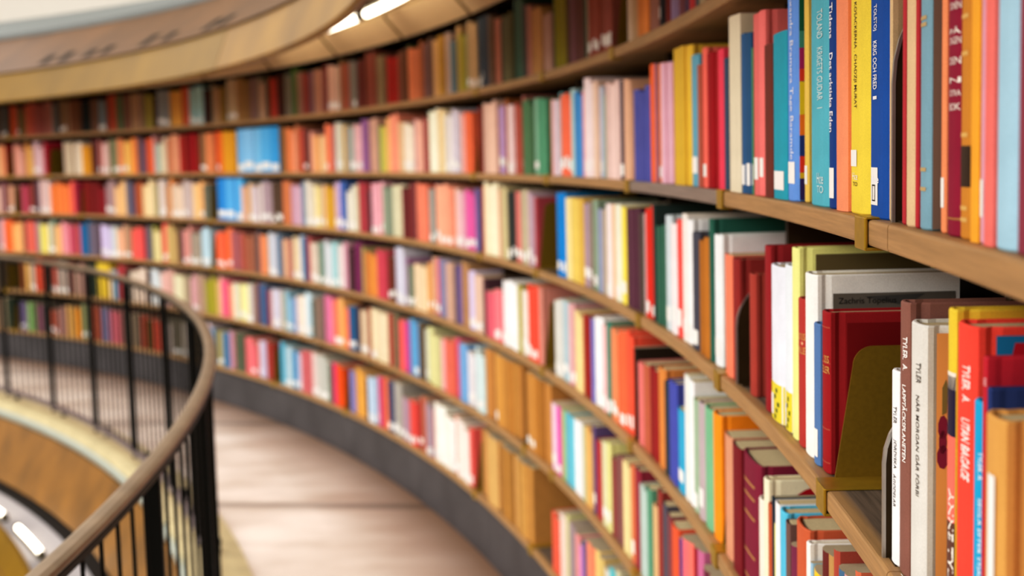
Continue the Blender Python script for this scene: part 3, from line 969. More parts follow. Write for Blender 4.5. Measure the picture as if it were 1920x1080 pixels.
E 30453 30252 156 233 ccc8d8 104 1 -
E 30246 29912 130 220 a8a088 100 0 -
E 29906 29626 118 237 8cb8cc 100 1 -
E 29620 29354 151 197 8cb4d0 100 1 -
E 29348 29047 219 205 8c94c4 100 0 -
E 29041 28845 126 221 ecdccc 98 1 -
E 28851 28654 156 218 ecdccc 96 1 -
E 28660 28470 167 226 ecdccc 106 1 -
E 28464 28251 164 250 b8ccd4 107 1 -
E 28257 28051 204 243 b8ccd4 106 1 -
E 28045 27821 167 211 445850 100 0 -
E 27815 27502 159 228 8c7868 100 0 -
E 27496 27284 74 240 8c7468 97 0 -
E 27290 27084 117 245 8c7468 95 0 -
E 27078 27007 197 251 486080 100 0 -
E 27001 26757 121 259 dc7ca0 94 0 -
E 26763 26524 161 251 dc7ca0 108 0 -
E 26518 26351 197 227 fc8068 100 0 -
E 26345 26023 153 244 fc7c60 100 1 -
E 26017 25822 126 260 e0a868 97 1 -
E 25828 25639 111 261 e0a868 106 1 -
E 25633 25446 169 213 fc7c50 108 0 -
E 25452 25271 183 210 fc7c50 95 0 -
E 25265 24988 105 229 30608c 97 1 -
E 24994 24723 110 236 30608c 93 1 -
E 24717 24481 211 252 543028 100 0 -|maroon book between steel blue and tan spines, fifth shelf, seventh bay from right
E 24475 24201 152 224 d4bca0 98 1 -
E 24207 23940 164 227 d4bca0 96 1 -
E 23934 23643 160 248 985034 100 0 -
E 23637 23280 120 249 ecdcb8 100 1 -
E 23274 23133 234 236 f0dcb4 100 1 -
E 23127 22870 76 247 dcccac 103 0 -
E 22876 22620 65 240 dcccac 104 0 -
E 22626 22375 95 244 dcccac 106 0 -
E 22369 22177 80 255 a04c3c 96 0 -
E 22183 21997 118 245 a04c3c 106 0 -
E 21991 21792 122 256 74785c 100 0 -
E 21786 21648 260 235 f06468 100 0 -|coral book between olive green and coral spines, fifth shelf, seventh bay from right
E 21642 21396 135 235 f06060 106 0 -
E 21402 21163 171 230 f06060 108 0 -
E 21157 20874 94 242 b04898 100 0 -
E 20868 20591 133 257 64a4cc 100 0 -|blue book between magenta and blue spines, fifth shelf, seventh bay from right
E 20585 20237 124 245 609ccc 100 1 -|thick blue book between blue and dark brown spines, fifth shelf, seventh bay from right
E 20231 19934 99 251 645440 100 0 -
E 19928 19725 233 231 ccccbc 100 1 -|pale grey book between dark brown and pale yellow spines, fifth shelf, sixth bay from right
E 19719 19528 233 246 d4d49c 102 0 -
E 19534 19350 276 244 d4d49c 96 0 -
E 19344 19129 92 227 d0cc94 105 0 -
E 19135 18920 127 219 d0cc94 106 0 -
E 18926 18718 111 225 d0cc94 94 0 -
E 18712 18526 168 215 f4b8bc 99 0 -
E 18532 18352 161 222 f4b8bc 103 0 -
E 18346 18099 72 233 e47460 95 0 -
E 18105 17864 85 223 e47460 101 0 -
E 17858 17685 168 241 e07058 100 0 -|coral book between coral and magenta spines, fifth shelf, sixth bay from right
E 17679 17387 167 249 cc4c74 100 0 -|thick magenta book between coral and light blue spines, fifth shelf, sixth bay from right
E 17381 17113 114 236 78a8d8 94 0 -
E 17119 16858 101 239 78a8d8 101 0 -
E 16852 16630 161 217 e0dce0 100 1 -
E 16636 16421 173 210 e0dce0 96 1 -
E 16415 16222 238 246 ccdee0 100 1 -|pale grey book between pale grey and pale grey spines, fifth shelf, sixth bay from right
E 16216 15945 114 234 c8dcdc 102 1 -
E 15951 15685 124 225 c8dcdc 101 1 -
E 15679 15629 242 195 446c64 100 0 -
E 15623 15363 161 262 b88044 108 2 -
E 15369 15114 161 262 b88044 100 2 -
E 15108 14781 217 262 c89854 100 3 -|tan bound volume, second from left, fifth shelf, fifth bay from right
E 14775 14562 106 262 c89048 103 2 -
E 14568 14355 106 262 c89048 103 2 -
E 14361 14155 106 262 c89048 92 2 -
E 14149 13938 113 262 b8803c 97 2 -
E 13944 13739 113 262 b8803c 101 2 -
E 13733 13466 157 262 bc8844 100 2 -|amber bound volume, eighth from left, fifth shelf, fifth bay from right
E 13460 13242 207 262 b88040 100 2 -|amber bound volume, ninth from left, fifth shelf, fifth bay from right
E 12773 12506 106 262 c08844 98 3 -|amber bound volume, tenth from left, fifth shelf, fifth bay from right
E 12512 12250 106 262 c08844 104 3 -|amber bound volume, eleventh from left, fifth shelf, fifth bay from right
E 12244 12048 93 262 b07834 104 2 -
E 12054 11857 93 262 b07834 96 2 -
E 11863 11673 93 262 b07834 94 2 -
E 11667 11461 165 262 bc8444 102 2 -|amber bound volume, fifteenth from left, fifth shelf, fifth bay from right
E 11467 11266 165 262 bc8444 103 2 -|amber bound volume, sixteenth from left, fifth shelf, fifth bay from right
E 11200 10896 132 214 ecc8dc 100 1 -|thick blush book between amber and magenta spines, fifth shelf, fifth bay from right
E 10890 10602 136 215 e04cac 100 1 -|thick magenta book between blush and lime spines, fifth shelf, fifth bay from right
E 10565 10330 118 217 a4bc7c 100 0 -|lime book between magenta and aqua spines, fifth shelf, fourth bay from right
E 10324 10036 131 219 6cc0d4 94 0 -|thick aqua book between lime and aqua spines, fifth shelf, fourth bay from right
E 10042 9760 146 214 6cc0d4 105 0 -|aqua book between aqua and white spines, fifth shelf, fourth bay from right
E 9754 9508 133 218 f0ecec 105 0 -|white book between aqua and white spines, fifth shelf, fourth bay from right
E 9514 9274 119 222 f0ecec 98 0 -|white book between white and sage spines, fifth shelf, fourth bay from right
E 9208 9046 101 223 b4bc94 100 0 -
E 9040 8832 105 226 dcac68 105 0 -|tan book between sage and tan spines, fifth shelf, fourth bay from right
E 8838 8636 102 217 dcac68 99 0 -|tan book between tan and purple spines, fifth shelf, fourth bay from right
E 8630 8472 134 244 685480 100 1 -|purple book between tan and crimson spines, fifth shelf, fourth bay from right
E 8427 8079 112 216 b03c40 100 0 -|thick crimson book between purple and cream spines, fifth shelf, fourth bay from right
E 8057 7775 102 228 dcd8b0 100 1 -|cream book between crimson and pale yellow spines, fifth shelf, fourth bay from right
E 7769 7531 104 237 dcd890 100 1 -|pale yellow book between cream and crimson spines, fifth shelf, fourth bay from right
E 7525 7250 117 207 8c4440 100 0 -|crimson book between pale yellow and dusty pink spines, fifth shelf, fourth bay from right
E 7244 7050 123 225 8c5c58 95 0 -|dusty pink book between crimson and dusty pink spines, fifth shelf, fourth bay from right
E 7056 6868 150 230 8c5c58 105 0 -|dusty pink book between dusty pink and pale yellow spines, fifth shelf, fourth bay from right
E 6843 6627 112 231 f0dca0 101 0 -|pale yellow book between dusty pink and pale yellow spines, fifth shelf, fourth bay from right
E 6633 6423 114 227 f0dca0 92 0 -|pale yellow book between pale yellow and terracotta spines, fifth shelf, fourth bay from right
E 6417 6210 122 241 d87850 100 1 -|terracotta book between pale yellow and crimson spines, fifth shelf, fourth bay from right
E 6204 5926 126 243 943040 100 0 -|crimson book between terracotta and pale grey spines, fifth shelf, fourth bay from right
E 5914 5720 120 219 bcd0c8 94 0 -|pale grey book between crimson and pale grey spines, fifth shelf, third bay from right
E 5726 5539 126 213 bcd0c8 100 0 -|pale grey book between pale grey and green spines, fifth shelf, third bay from right
E 5521 5265 113 233 60987c 100 0 -|green book between pale grey and tan spines, fifth shelf, third bay from right
E 5259 4977 133 207 dcb484 100 0 -|tan book between green and crimson spines, fifth shelf, third bay from right
E 4926 4732 112 256 984038 100 0 -|crimson book between tan and purple spines, fifth shelf, third bay from right
E 4726 4497 140 238 585460 100 0 -|purple book between crimson and crimson spines, fifth shelf, third bay from right
E 4491 4278 138 227 84484c 100 0 -|crimson book between purple and orange spines, fifth shelf, third bay from right
E 4213 3867 110 224 e4603c 100 0 -|thick orange book between crimson and steel blue spines, fifth shelf, third bay from right
E 3861 3764 133 212 48488c 100 0 -
E 3744 3461 124 223 f47478 100 0 -
E 3421 3218 108 234 f87c70 100 0 -
E 3212 3044 140 235 94202c 100 0 -
E 3011 2765 126 245 c87098 100 0 -
E 2759 2491 132 224 6c3040 100 0 -
E 2479 2172 128 227 c8a888 100 0 -
F 51574 51294 101 240 6c5040 98 0 -
F 51300 51025 130 235 6c5040 99 0 -
F 51019 50783 210 243 806850 107 0 -
F 50789 50558 223 251 806850 104 0 -
F 50552 50374 161 232 a08c74 100 0 -
F 50368 50014 172 257 b8a080 100 0 -
F 50008 49823 80 252 344030 108 0 -
F 49829 49650 81 260 344030 105 0 -
F 49050 48754 70 232 5c5480 100 1 -
F 48748 48560 154 224 b098a0 100 1 -
F 48554 48300 130 232 74985c 106 0 -
F 48306 48058 111 237 74985c 94 0 -
F 48052 47834 242 228 8c5c6c 98 0 -
F 47840 47627 291 216 8c5c6c 95 0 -
F 47621 47410 213 225 403c38 93 0 -
F 47416 47206 195 222 403c38 100 0 -
F 47212 47007 259 227 403c38 96 0 -
F 47001 46742 135 195 944c38 107 1 -
F 46748 46495 123 185 944c38 103 1 -
F 46489 46132 149 214 a07870 100 0 -
F 46126 45782 180 235 987068 100 0 -
F 45776 45508 86 241 b89050 104 0 -
F 45514 45253 88 232 b89050 101 0 -
F 45247 45031 119 227 d8902c 108 0 -
F 45037 44828 159 232 d8902c 92 0 -
F 44822 44579 178 262 80845c 107 1 -
F 44585 44349 225 257 80845c 102 1 -
F 44343 44148 120 228 246454 100 0 -
F 44142 43909 200 262 944c34 105 0 -
F 43915 43681 220 253 944c34 106 0 -
F 43687 43460 233 255 944c34 98 0 -
F 43454 43228 134 254 706c88 99 0 -
F 43234 43009 155 254 706c88 106 0 -
F 43015 42795 135 256 706c88 94 0 -
F 42789 42557 89 242 b86470 104 0 -
F 42563 42337 81 248 b86470 96 0 -
F 42331 42119 92 237 b05c64 107 0 -
F 42125 41919 89 244 b05c64 104 0 -
F 41913 41700 157 238 68584c 107 0 -
F 41706 41493 172 230 68584c 92 0 -
F 41499 41291 196 228 68584c 107 0 -
F 41285 41062 108 238 80705c 101 0 -
F 41068 40845 123 242 80705c 94 0 -
F 40851 40634 145 242 80705c 94 0 -
F 40628 40431 268 240 a8402c 106 0 -
F 40437 40246 284 236 a8402c 95 0 -
F 40240 39955 157 216 4c3c14 96 0 -
F 39961 39683 146 214 4c3c14 96 0 -
F 39677 39408 163 225 a84430 104 0 -
F 39414 39151 163 213 a84430 97 0 -
F 39145 38906 153 251 80786c 93 0 -
F 38912 38679 179 239 80786c 104 0 -
F 38673 38399 70 215 90847c 95 0 -
F 38405 38137 74 210 90847c 101 0 -
F 38131 37879 114 243 6c6450 95 1 -
F 37885 37640 155 235 6c6450 97 1 -
F 37634 37372 176 232 b0a498 106 1 -
F 37378 37122 163 224 b0a498 96 1 -
F 37116 36900 120 247 7c6848 98 0 -
F 36906 36690 152 247 7c6848 94 0 -
F 36696 36486 122 247 7c6848 107 0 -
F 36480 36234 138 217 a07c60 102 0 -
F 36240 36000 135 207 a07c60 102 0 -
F 35994 35730 120 260 d4c0c8 99 1 -
F 35736 35479 151 266 d4c0c8 92 1 -
F 35473 35193 144 240 7090b0 100 0 -
F 35187 35032 212 232 685c18 100 0 -
F 35026 34807 169 225 b4a86c 97 1 -
F 34813 34599 201 233 b4a86c 98 1 -
F 34593 34341 64 228 4c789c 106 0 -
F 34347 34100 75 232 4c789c 96 0 -
F 34094 33931 125 245 cca0b8 100 0 -
F 33925 33671 244 236 e89c8c 100 0 -
F 33665 33467 65 244 5c6450 96 0 -
F 33473 33275 99 233 5c6450 99 0 -
F 33281 33089 98 250 5c6450 107 0 -
F 33083 32950 223 214 744848 100 0 -
F 32944 32732 124 229 e8787c 99 0 -
F 32738 32531 154 232 e8787c 106 0 -
F 32525 32189 96 204 e8747c 100 1 -
F 32183 32002 277 222 dcb0a0 100 1 -
F 31996 31761 209 225 bcb4cc 108 0 -
F 31767 31538 212 230 bcb4cc 100 0 -
F 31532 31341 219 238 ac4438 97 0 -
F 31347 31161 263 228 ac4438 100 0 -
F 30493 30144 179 254 4ca8c4 100 0 -
F 30138 29858 137 234 a8c4d0 96 1 -
F 29864 29590 137 241 a8c4d0 106 1 -
F 29584 29299 219 220 2c8cc0 100 1 -
F 29293 29067 236 215 dcd4e4 92 1 -
F 29073 28854 231 207 dcd4e4 106 1 -
F 28848 28623 74 242 cc6c70 97 0 -
F 28629 28405 105 245 cc6c70 100 0 -
F 28411 28192 109 248 cc6c70 97 0 -
F 28186 27927 175 247 ecc8c4 100 1 -
F 27921 27683 171 241 c8c4bc 98 1 -
F 27689 27457 165 242 c8c4bc 100 1 -
F 27451 27217 165 247 b8bcb4 100 1 -
F 27211 26926 118 229 bcbcb4 100 1 -
F 26920 26700 123 211 606c58 100 0 -
F 26694 26383 178 228 dc3c74 100 0 -
F 26377 26125 153 225 f45c20 98 0 -
F 26131 25886 171 213 f45c20 93 0 -
F 25491 25215 205 218 8c88c0 95 0 -
F 25221 24951 209 209 8c88c0 95 0 -
F 24945 24758 130 249 dca04c 92 0 -
F 24764 24582 151 245 dca04c 107 0 -
F 24576 24311 158 229 e0a450 100 0 -
F 24305 23994 179 204 443838 100 0 -
F 23988 23742 76 229 b4c8dc 107 1 -
F 23748 23507 59 231 b4c8dc 105 1 -
F 23501 23303 179 242 b0c8dc 100 1 -
F 23297 22954 93 253 cc4c74 100 0 -
F 22948 22729 179 253 f88050 100 0 -|orange book between magenta and khaki spines, bottom shelf, seventh bay from right
F 22723 22582 264 225 c0bc9c 100 1 -
F 22576 22321 96 251 50506c 98 1 -
F 22327 22077 145 255 50506c 105 1 -
F 22071 21804 74 259 a4a098 107 1 -
F 21810 21549 95 259 a4a098 102 1 -
F 21543 21306 119 205 b494a4 100 1 -
F 21312 21081 120 197 b494a4 94 1 -
F 21075 20963 168 200 947424 100 0 -
F 20957 20744 64 214 d85048 107 1 -
F 20750 20544 91 206 d85048 107 1 -
F 20538 20488 245 228 d44c44 100 1 -
F 20482 20215 199 233 8c3c34 100 1 -
F 20209 20011 140 253 c07058 101 0 -
F 20017 19825 182 244 c07058 99 0 -
F 19819 19612 71 238 a894a0 97 1 -
F 19618 19417 80 226 a894a0 102 1 -
F 19411 19252 208 214 f49c8c 100 1 -|pink book between mauve and white spines, bottom shelf, sixth bay from right
F 19246 19005 110 261 fcf4e8 97 1 -
F 19011 18769 132 251 fcf4e8 103 1 -
F 18775 18539 151 256 fcf4e8 101 1 -
F 18533 18254 115 229 f8f0e4 99 1 -
F 18260 17987 163 220 f8f0e4 107 1 -
F 17981 17705 216 246 f8bcac 100 1 -|peach book between white and blush spines, bottom shelf, sixth bay from right
F 17699 17453 122 245 fce0d8 103 1 -
F 17459 17219 169 235 fce0d8 104 1 -
F 17213 17027 102 218 f8dcd4 105 1 -
F 17033 16854 86 219 f8dcd4 103 1 -
F 16848 16638 149 238 f0645c 100 1 -|coral book between blush and tan spines, bottom shelf, sixth bay from right
F 16097 15819 197 262 c49054 93 2 -|tan bound volume, seventeenth from left, bottom shelf, sixth bay from right
F 15825 15553 197 262 c49054 108 2 -|tan bound volume, eighteenth from left, bottom shelf, sixth bay from right
F 15547 15313 91 262 c8a064 104 2 -
F 15319 15085 91 262 c8a064 107 2 -
F 15091 14862 91 262 c8a064 106 2 -
F 14856 14590 222 262 c89048 100 2 -|amber bound volume, fourth from left, bottom shelf, fifth bay from right
F 14584 14324 70 262 ac7c3c 95 2 -
F 14330 14069 70 262 ac7c3c 106 2 -
F 14075 13820 70 262 ac7c3c 94 2 -
F 13814 13464 128 262 cc9c5c 100 2 -|tan bound volume, eighth from left, bottom shelf, fifth bay from right
F 13458 13262 65 262 c49450 94 2 -
F 13268 13072 65 262 c49450 97 2 -
F 13078 12888 65 262 c49450 106 2 -
F 12882 12578 143 262 c08c48 100 2 -|amber bound volume, twelfth from left, bottom shelf, fifth bay from right
F 11303 11042 107 192 ec644c 99 0 -|short coral book between amber and coral spines, bottom shelf, fifth bay from right
F 11048 10793 108 182 ec644c 99 0 -|short coral book between coral and blush spines, bottom shelf, fifth bay from right
F 10787 10597 105 218 f0d8cc 97 0 -
F 10603 10420 141 212 f0d8cc 96 0 -
F 10414 10251 121 230 ccc890 100 0 -
F 10245 10044 123 216 a09094 102 0 -
F 10050 9855 163 209 a09094 94 0 -
F 9811 9580 101 207 e89898 100 0 -
F 9574 9357 104 188 cc88c0 100 1 -
F 9351 9179 113 213 505484 100 0 -
F 9173 8894 126 222 fc8868 107 0 -
F 8900 8626 109 222 fc8868 99 0 -
F 8597 8337 112 233 e4c47c 103 0 -
F 8343 8089 96 226 e4c47c 94 0 -
F 8083 7779 128 213 d0d0c8 100 0 -
F 7763 7571 121 236 5cb8c0 103 0 -
F 7577 7391 143 234 5cb8c0 98 0 -
F 7384 7179 118 252 c4c0a0 103 0 -
F 7185 6986 163 239 c4c0a0 99 0 -
F 6971 6754 111 247 8c4040 107 0 -
F 6760 6549 138 237 8c4040 94 0 -
"""
TEXTS = {'bruno': [['Alexandra Bramera Tage Baramde', 264, 51, 0.47, 0.806, 'f0f4ff']], 'toland': [['TOLAND    KRIGETS GUDAR   1', 215, 108, 0.546, 0.782, 'd8ecec'], ['Hce', 37, 25, 0.525, 0.796, 'd8ecec', 1], ['TO', 23, 15, 0.525, 0.796, 'd8ecec', 1]], 'eden': [['Det arktiska Eden', 164, 81, 0.353, 0.789, 'f0f0f8'], ['Om Tidens', 241, 179, 0.353, 0.789, 'f0f0f8']], 'kosack': [['KOSACKERNA . CHADZJI MURAT', 203, 102, 0.392, 0.547, '4a4420'], ['Hce', 40, 33, 0.331, 0.601, 'f8f8f0', 1], ['TO', 31, 27, 0.356, 0.58, '4a4420', 1]], 'tolstoj': [['TOLSTOJ', 191, 168, 0.382, 0.574, 'f4f4f8'], ['KRIG OCH FRED', 159, 116, 0.382, 0.574, 'f4f4f8'], ['1', 110, 107, 0.382, 0.574, 'f4f4f8'], ['Hce', 39, 32, 0.262, 0.671, 'f4f4f8', 1]], 'maroon': [['SONEN', 164, 159, 0.43, 0.963, 'f6efe4', 1], ['PÅ', 147, 142, 0.43, 0.963, 'f6efe4', 1], ['DAGEN', 140, 135, 0.43, 0.963, 'f6efe4', 1], ['DEN', 126, 121, 0.43, 0.963, 'f6efe4', 1], ['N', 112, 108, 0.43, 0.963, 'f6efe4', 1], ['ÖSTRA', 104, 99, 0.43, 0.963, 'f6efe4', 1], ['BOK', 94, 89, 0.43, 0.963, 'f6efe4', 1]], 'redgold': [['LOSS', 141, 133, 0.428, 0.974, 'd8a860', 1], ['•', 131, 127, 0.72, 0.891, 'e8a880', 1], ['NILLE', 124, 116, 0.428, 0.974, 'd8a860', 1]], 'redleather': [['OSS', 134, 126, 0.553, 0.943, 'd8a860', 1], ['ELLER', 122, 114, 0.424, 0.973, 'd8a860', 1]], 'jordiska': [['TYLER', 141, 126, 0.561, 0.871, '3a3634'], ['JORDISKA', 112, 86, 0.561, 0.871, '3a3634'], ['ÄGODELAR', 81, 52, 0.561, 0.871, '3a3634']], 'planet': [['TYLER,  A.', 206, 177, 0.594, 0.923, 'fbf7f2'], ['LAPPTÄCKSPLANETEN', 165, 99, 0.594, 0.923, 'fbf7f2'], ['E', 0, -3, 0.472, 0.777, 'fbf7f2']], 'morgan': [['TYLER', 191, 174, 0.656, 0.855, '4a423c'], ['NÄR MORGAN GÅR FÖRBI', 164, 81, 0.656, 0.855, '4a423c']], 'anne': [['ANNE TYLER', 110, 26, 0.506, 0.941, 'fff6ea']], 'utan': [['TYLER,  A.', 212, 185, 0.527, 0.868, 'fdf4ee'], ['UTAN BAGAGE', 174, 130, 0.527, 0.868, 'fdf4ee']], 'segla': [['TYLER, A.', 158, 138, 0.694, 0.96, 'f2f8fb'], ['SEGLA EFTER STJÄRNORNA', 126, 44, 0.694, 0.96, 'f2f8fb']], 'crimson': [['SE', 212, 207, 0.623, 0.97, 'f0d8d8', 1]]}
GAPS = """\
A 49159 48864
A 15582 15326
A 11188 11017
A 6884 6049
B 49261 48781
B 46475 45275
B 15931 15417
B 11019 10577
C 49012 48457
C 44454 44077
C 35060 34438
C 15642 15350
D 35150 34684
E 49974 48866
E 12968 12687
F 49634 49042
F 30980 30356
F 25766 25301
F 16489 15864
"""
WORLD = 2.2
AREA = 1200
FOCUS = 1.35
FSTOP = 5.4
EXPO = 0
CURVE = ((.10, .078), (.70, .72))
R0 = 12.6288                      # shelf front radius, rotunda centre = world origin, gallery floor = z 0
BOARD = .024
TOPS = dict(zip('ABCDEF', (1.8068, 1.4935, 1.1935, .8829, .5694, .2385)))
JOINT0, BAY = -3.5, 4.78
GAIN = dict(A=1.2, B=1.0, C=1.0, D=1.0, E=1.0, F=1.0)
COL = bpy.context.scene.collection
rad = math.radians

# ------------------------------------------------------------------ materials
def lin(h):
    def f(c):
        c /= 255
        return c/12.92 if c <= .04045 else ((c+.055)/1.055)**2.4
    return tuple(f(int(h[i:i+2], 16)) for i in (0, 2, 4))
def new_mat(name):
    m = bpy.data.materials.new(name); m.use_nodes = True
    nt = m.node_tree; b = nt.nodes['Principled BSDF']
    return m, nt, b
def plain(name, h, rough=.6, metal=0, emit=0, var=.12, scale=30, spec=.12):
    m, nt, b = new_mat(name)
    c = lin(h)
    n = nt.nodes.new('ShaderNodeTexNoise'); n.inputs['Scale'].default_value = scale; n.inputs['Detail'].default_value = 4
    tc = nt.nodes.new('ShaderNodeTexCoord'); nt.links.new(tc.outputs['Object'], n.inputs['Vector'])
    r = nt.nodes.new('ShaderNodeValToRGB')
    r.color_ramp.elements[0].color = (*[x*(1-var) for x in c], 1); r.color_ramp.elements[1].color = (*[min(1, x*(1+var)) for x in c], 1)
    r.color_ramp.elements[0].position = .3; r.color_ramp.elements[1].position = .7
    nt.links.new(n.outputs['Fac'], r.inputs['Fac']); nt.links.new(r.outputs['Color'], b.inputs['Base Color'])
    b.inputs['Roughness'].default_value = rough; b.inputs['Metallic'].default_value = metal
    b.inputs['Specular IOR Level'].default_value = spec
    if emit:
        b.inputs['Emission Color'].default_value = (*c, 1); b.inputs['Emission Strength'].default_value = emit
    return m
def cover_mat(name, attr):
    m, nt, b = new_mat(name)
    if attr:
        s = nt.nodes.new('ShaderNodeVertexColor'); s.layer_name = 'Col'
    else:
        s = nt.nodes.new('ShaderNodeObjectInfo')
    tc = nt.nodes.new('ShaderNodeTexCoord')
    mp = nt.nodes.new('ShaderNodeMapping'); mp.inputs['Scale'].default_value = (900, 900, 700)
    nt.links.new(tc.outputs['Object'], mp.inputs['Vector'])
    n = nt.nodes.new('ShaderNodeTexNoise'); n.inputs['Scale'].default_value = 1; n.inputs['Detail'].default_value = 2
    nt.links.new(mp.outputs['Vector'], n.inputs['Vector'])
    n2 = nt.nodes.new('ShaderNodeTexNoise'); n2.inputs['Scale'].default_value = 25; n2.inputs['Detail'].default_value = 3
    nt.links.new(tc.outputs['Object'], n2.inputs['Vector'])
    ad = nt.nodes.new('ShaderNodeMath'); ad.operation = 'MULTIPLY_ADD'
    nt.links.new(n.outputs['Fac'], ad.inputs[0]); ad.inputs[1].default_value = .35
    ad2 = nt.nodes.new('ShaderNodeMath'); ad2.operation = 'MULTIPLY_ADD'
    nt.links.new(n2.outputs['Fac'], ad2.inputs[0]); ad2.inputs[1].default_value = .3; ad2.inputs[2].default_value = .7
    nt.links.new(ad2.outputs[0], ad.inputs[2])
    mx = nt.nodes.new('ShaderNodeMix'); mx.data_type = 'RGBA'; mx.blend_type = 'MULTIPLY'; mx.inputs[0].default_value = 1
    nt.links.new(s.outputs['Color'], mx.inputs[6]); nt.links.new(ad.outputs[0], mx.inputs[7])
    nt.links.new(mx.outputs[2], b.inputs['Base Color'])
    b.inputs['Roughness'].default_value = .6; b.inputs['Specular IOR Level'].default_value = .06
    return m
def wood_mat(name, front, top, rough=.5, grain=(3, 3, 60), zsplit=True):
    m, nt, b = new_mat(name)
    g = nt.nodes.new('ShaderNodeNewGeometry')
    # grain runs along the curve: use the angle around the rotunda, the radius and the height
    sx = nt.nodes.new('ShaderNodeSeparateXYZ'); nt.links.new(g.outputs['Position'], sx.inputs[0])
    at = nt.nodes.new('ShaderNodeMath'); at.operation = 'ARCTAN2'
    nt.links.new(sx.outputs['Y'], at.inputs[0]); nt.links.new(sx.outputs['X'], at.inputs[1])
    ln = nt.nodes.new('ShaderNodeVectorMath'); ln.operation = 'LENGTH'
    cz = nt.nodes.new('ShaderNodeCombineXYZ'); nt.links.new(sx.outputs['X'], cz.inputs[0]); nt.links.new(sx.outputs['Y'], cz.inputs[1])
    nt.links.new(cz.outputs[0], ln.inputs[0])
    cv = nt.nodes.new('ShaderNodeCombineXYZ')
    for src, k, i in ((at.outputs[0], 12.6*6, 0), (ln.outputs['Value'], 160, 1), (sx.outputs['Z'], 190, 2)):
        mu = nt.nodes.new('ShaderNodeMath'); mu.operation = 'MULTIPLY'; mu.inputs[1].default_value = k
        nt.links.new(src, mu.inputs[0]); nt.links.new(mu.outputs[0], cv.inputs[i])
    n = nt.nodes.new('ShaderNodeTexNoise'); n.inputs['Scale'].default_value = 1; n.inputs['Detail'].default_value = 5; n.inputs['Roughness'].default_value = .65
    nt.links.new(cv.outputs[0], n.inputs['Vector'])
    def ramp(h, v):
        c = lin(h); r = nt.nodes.new('ShaderNodeValToRGB')
        r.color_ramp.elements[0].position = .32; r.color_ramp.elements[1].position = .68
        r.color_ramp.elements[0].color = (*[x*(1-v) for x in c], 1); r.color_ramp.elements[1].color = (*[min(1, x*(1+v)) for x in c], 1)
        nt.links.new(n.outputs['Fac'], r.inputs['Fac']); return r
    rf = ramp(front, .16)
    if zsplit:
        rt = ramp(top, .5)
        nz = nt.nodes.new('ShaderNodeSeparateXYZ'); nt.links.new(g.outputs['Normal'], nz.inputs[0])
        # front colour at the arris, darker top colour set back behind it
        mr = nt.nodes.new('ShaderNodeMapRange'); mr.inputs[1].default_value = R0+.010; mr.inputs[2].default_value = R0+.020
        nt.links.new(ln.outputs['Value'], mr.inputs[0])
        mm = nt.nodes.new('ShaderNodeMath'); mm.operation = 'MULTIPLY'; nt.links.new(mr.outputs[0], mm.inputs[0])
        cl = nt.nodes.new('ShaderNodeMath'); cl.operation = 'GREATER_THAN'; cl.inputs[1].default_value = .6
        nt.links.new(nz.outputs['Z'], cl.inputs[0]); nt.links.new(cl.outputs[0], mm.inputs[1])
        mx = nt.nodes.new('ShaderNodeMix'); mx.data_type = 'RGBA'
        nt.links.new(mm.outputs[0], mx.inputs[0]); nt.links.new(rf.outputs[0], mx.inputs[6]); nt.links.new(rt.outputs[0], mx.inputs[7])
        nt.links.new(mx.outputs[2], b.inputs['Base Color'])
    else:
        nt.links.new(rf.outputs[0], b.inputs['Base Color'])
    b.inputs['Roughness'].default_value = rough; b.inputs['Specular IOR Level'].default_value = .12
    return m
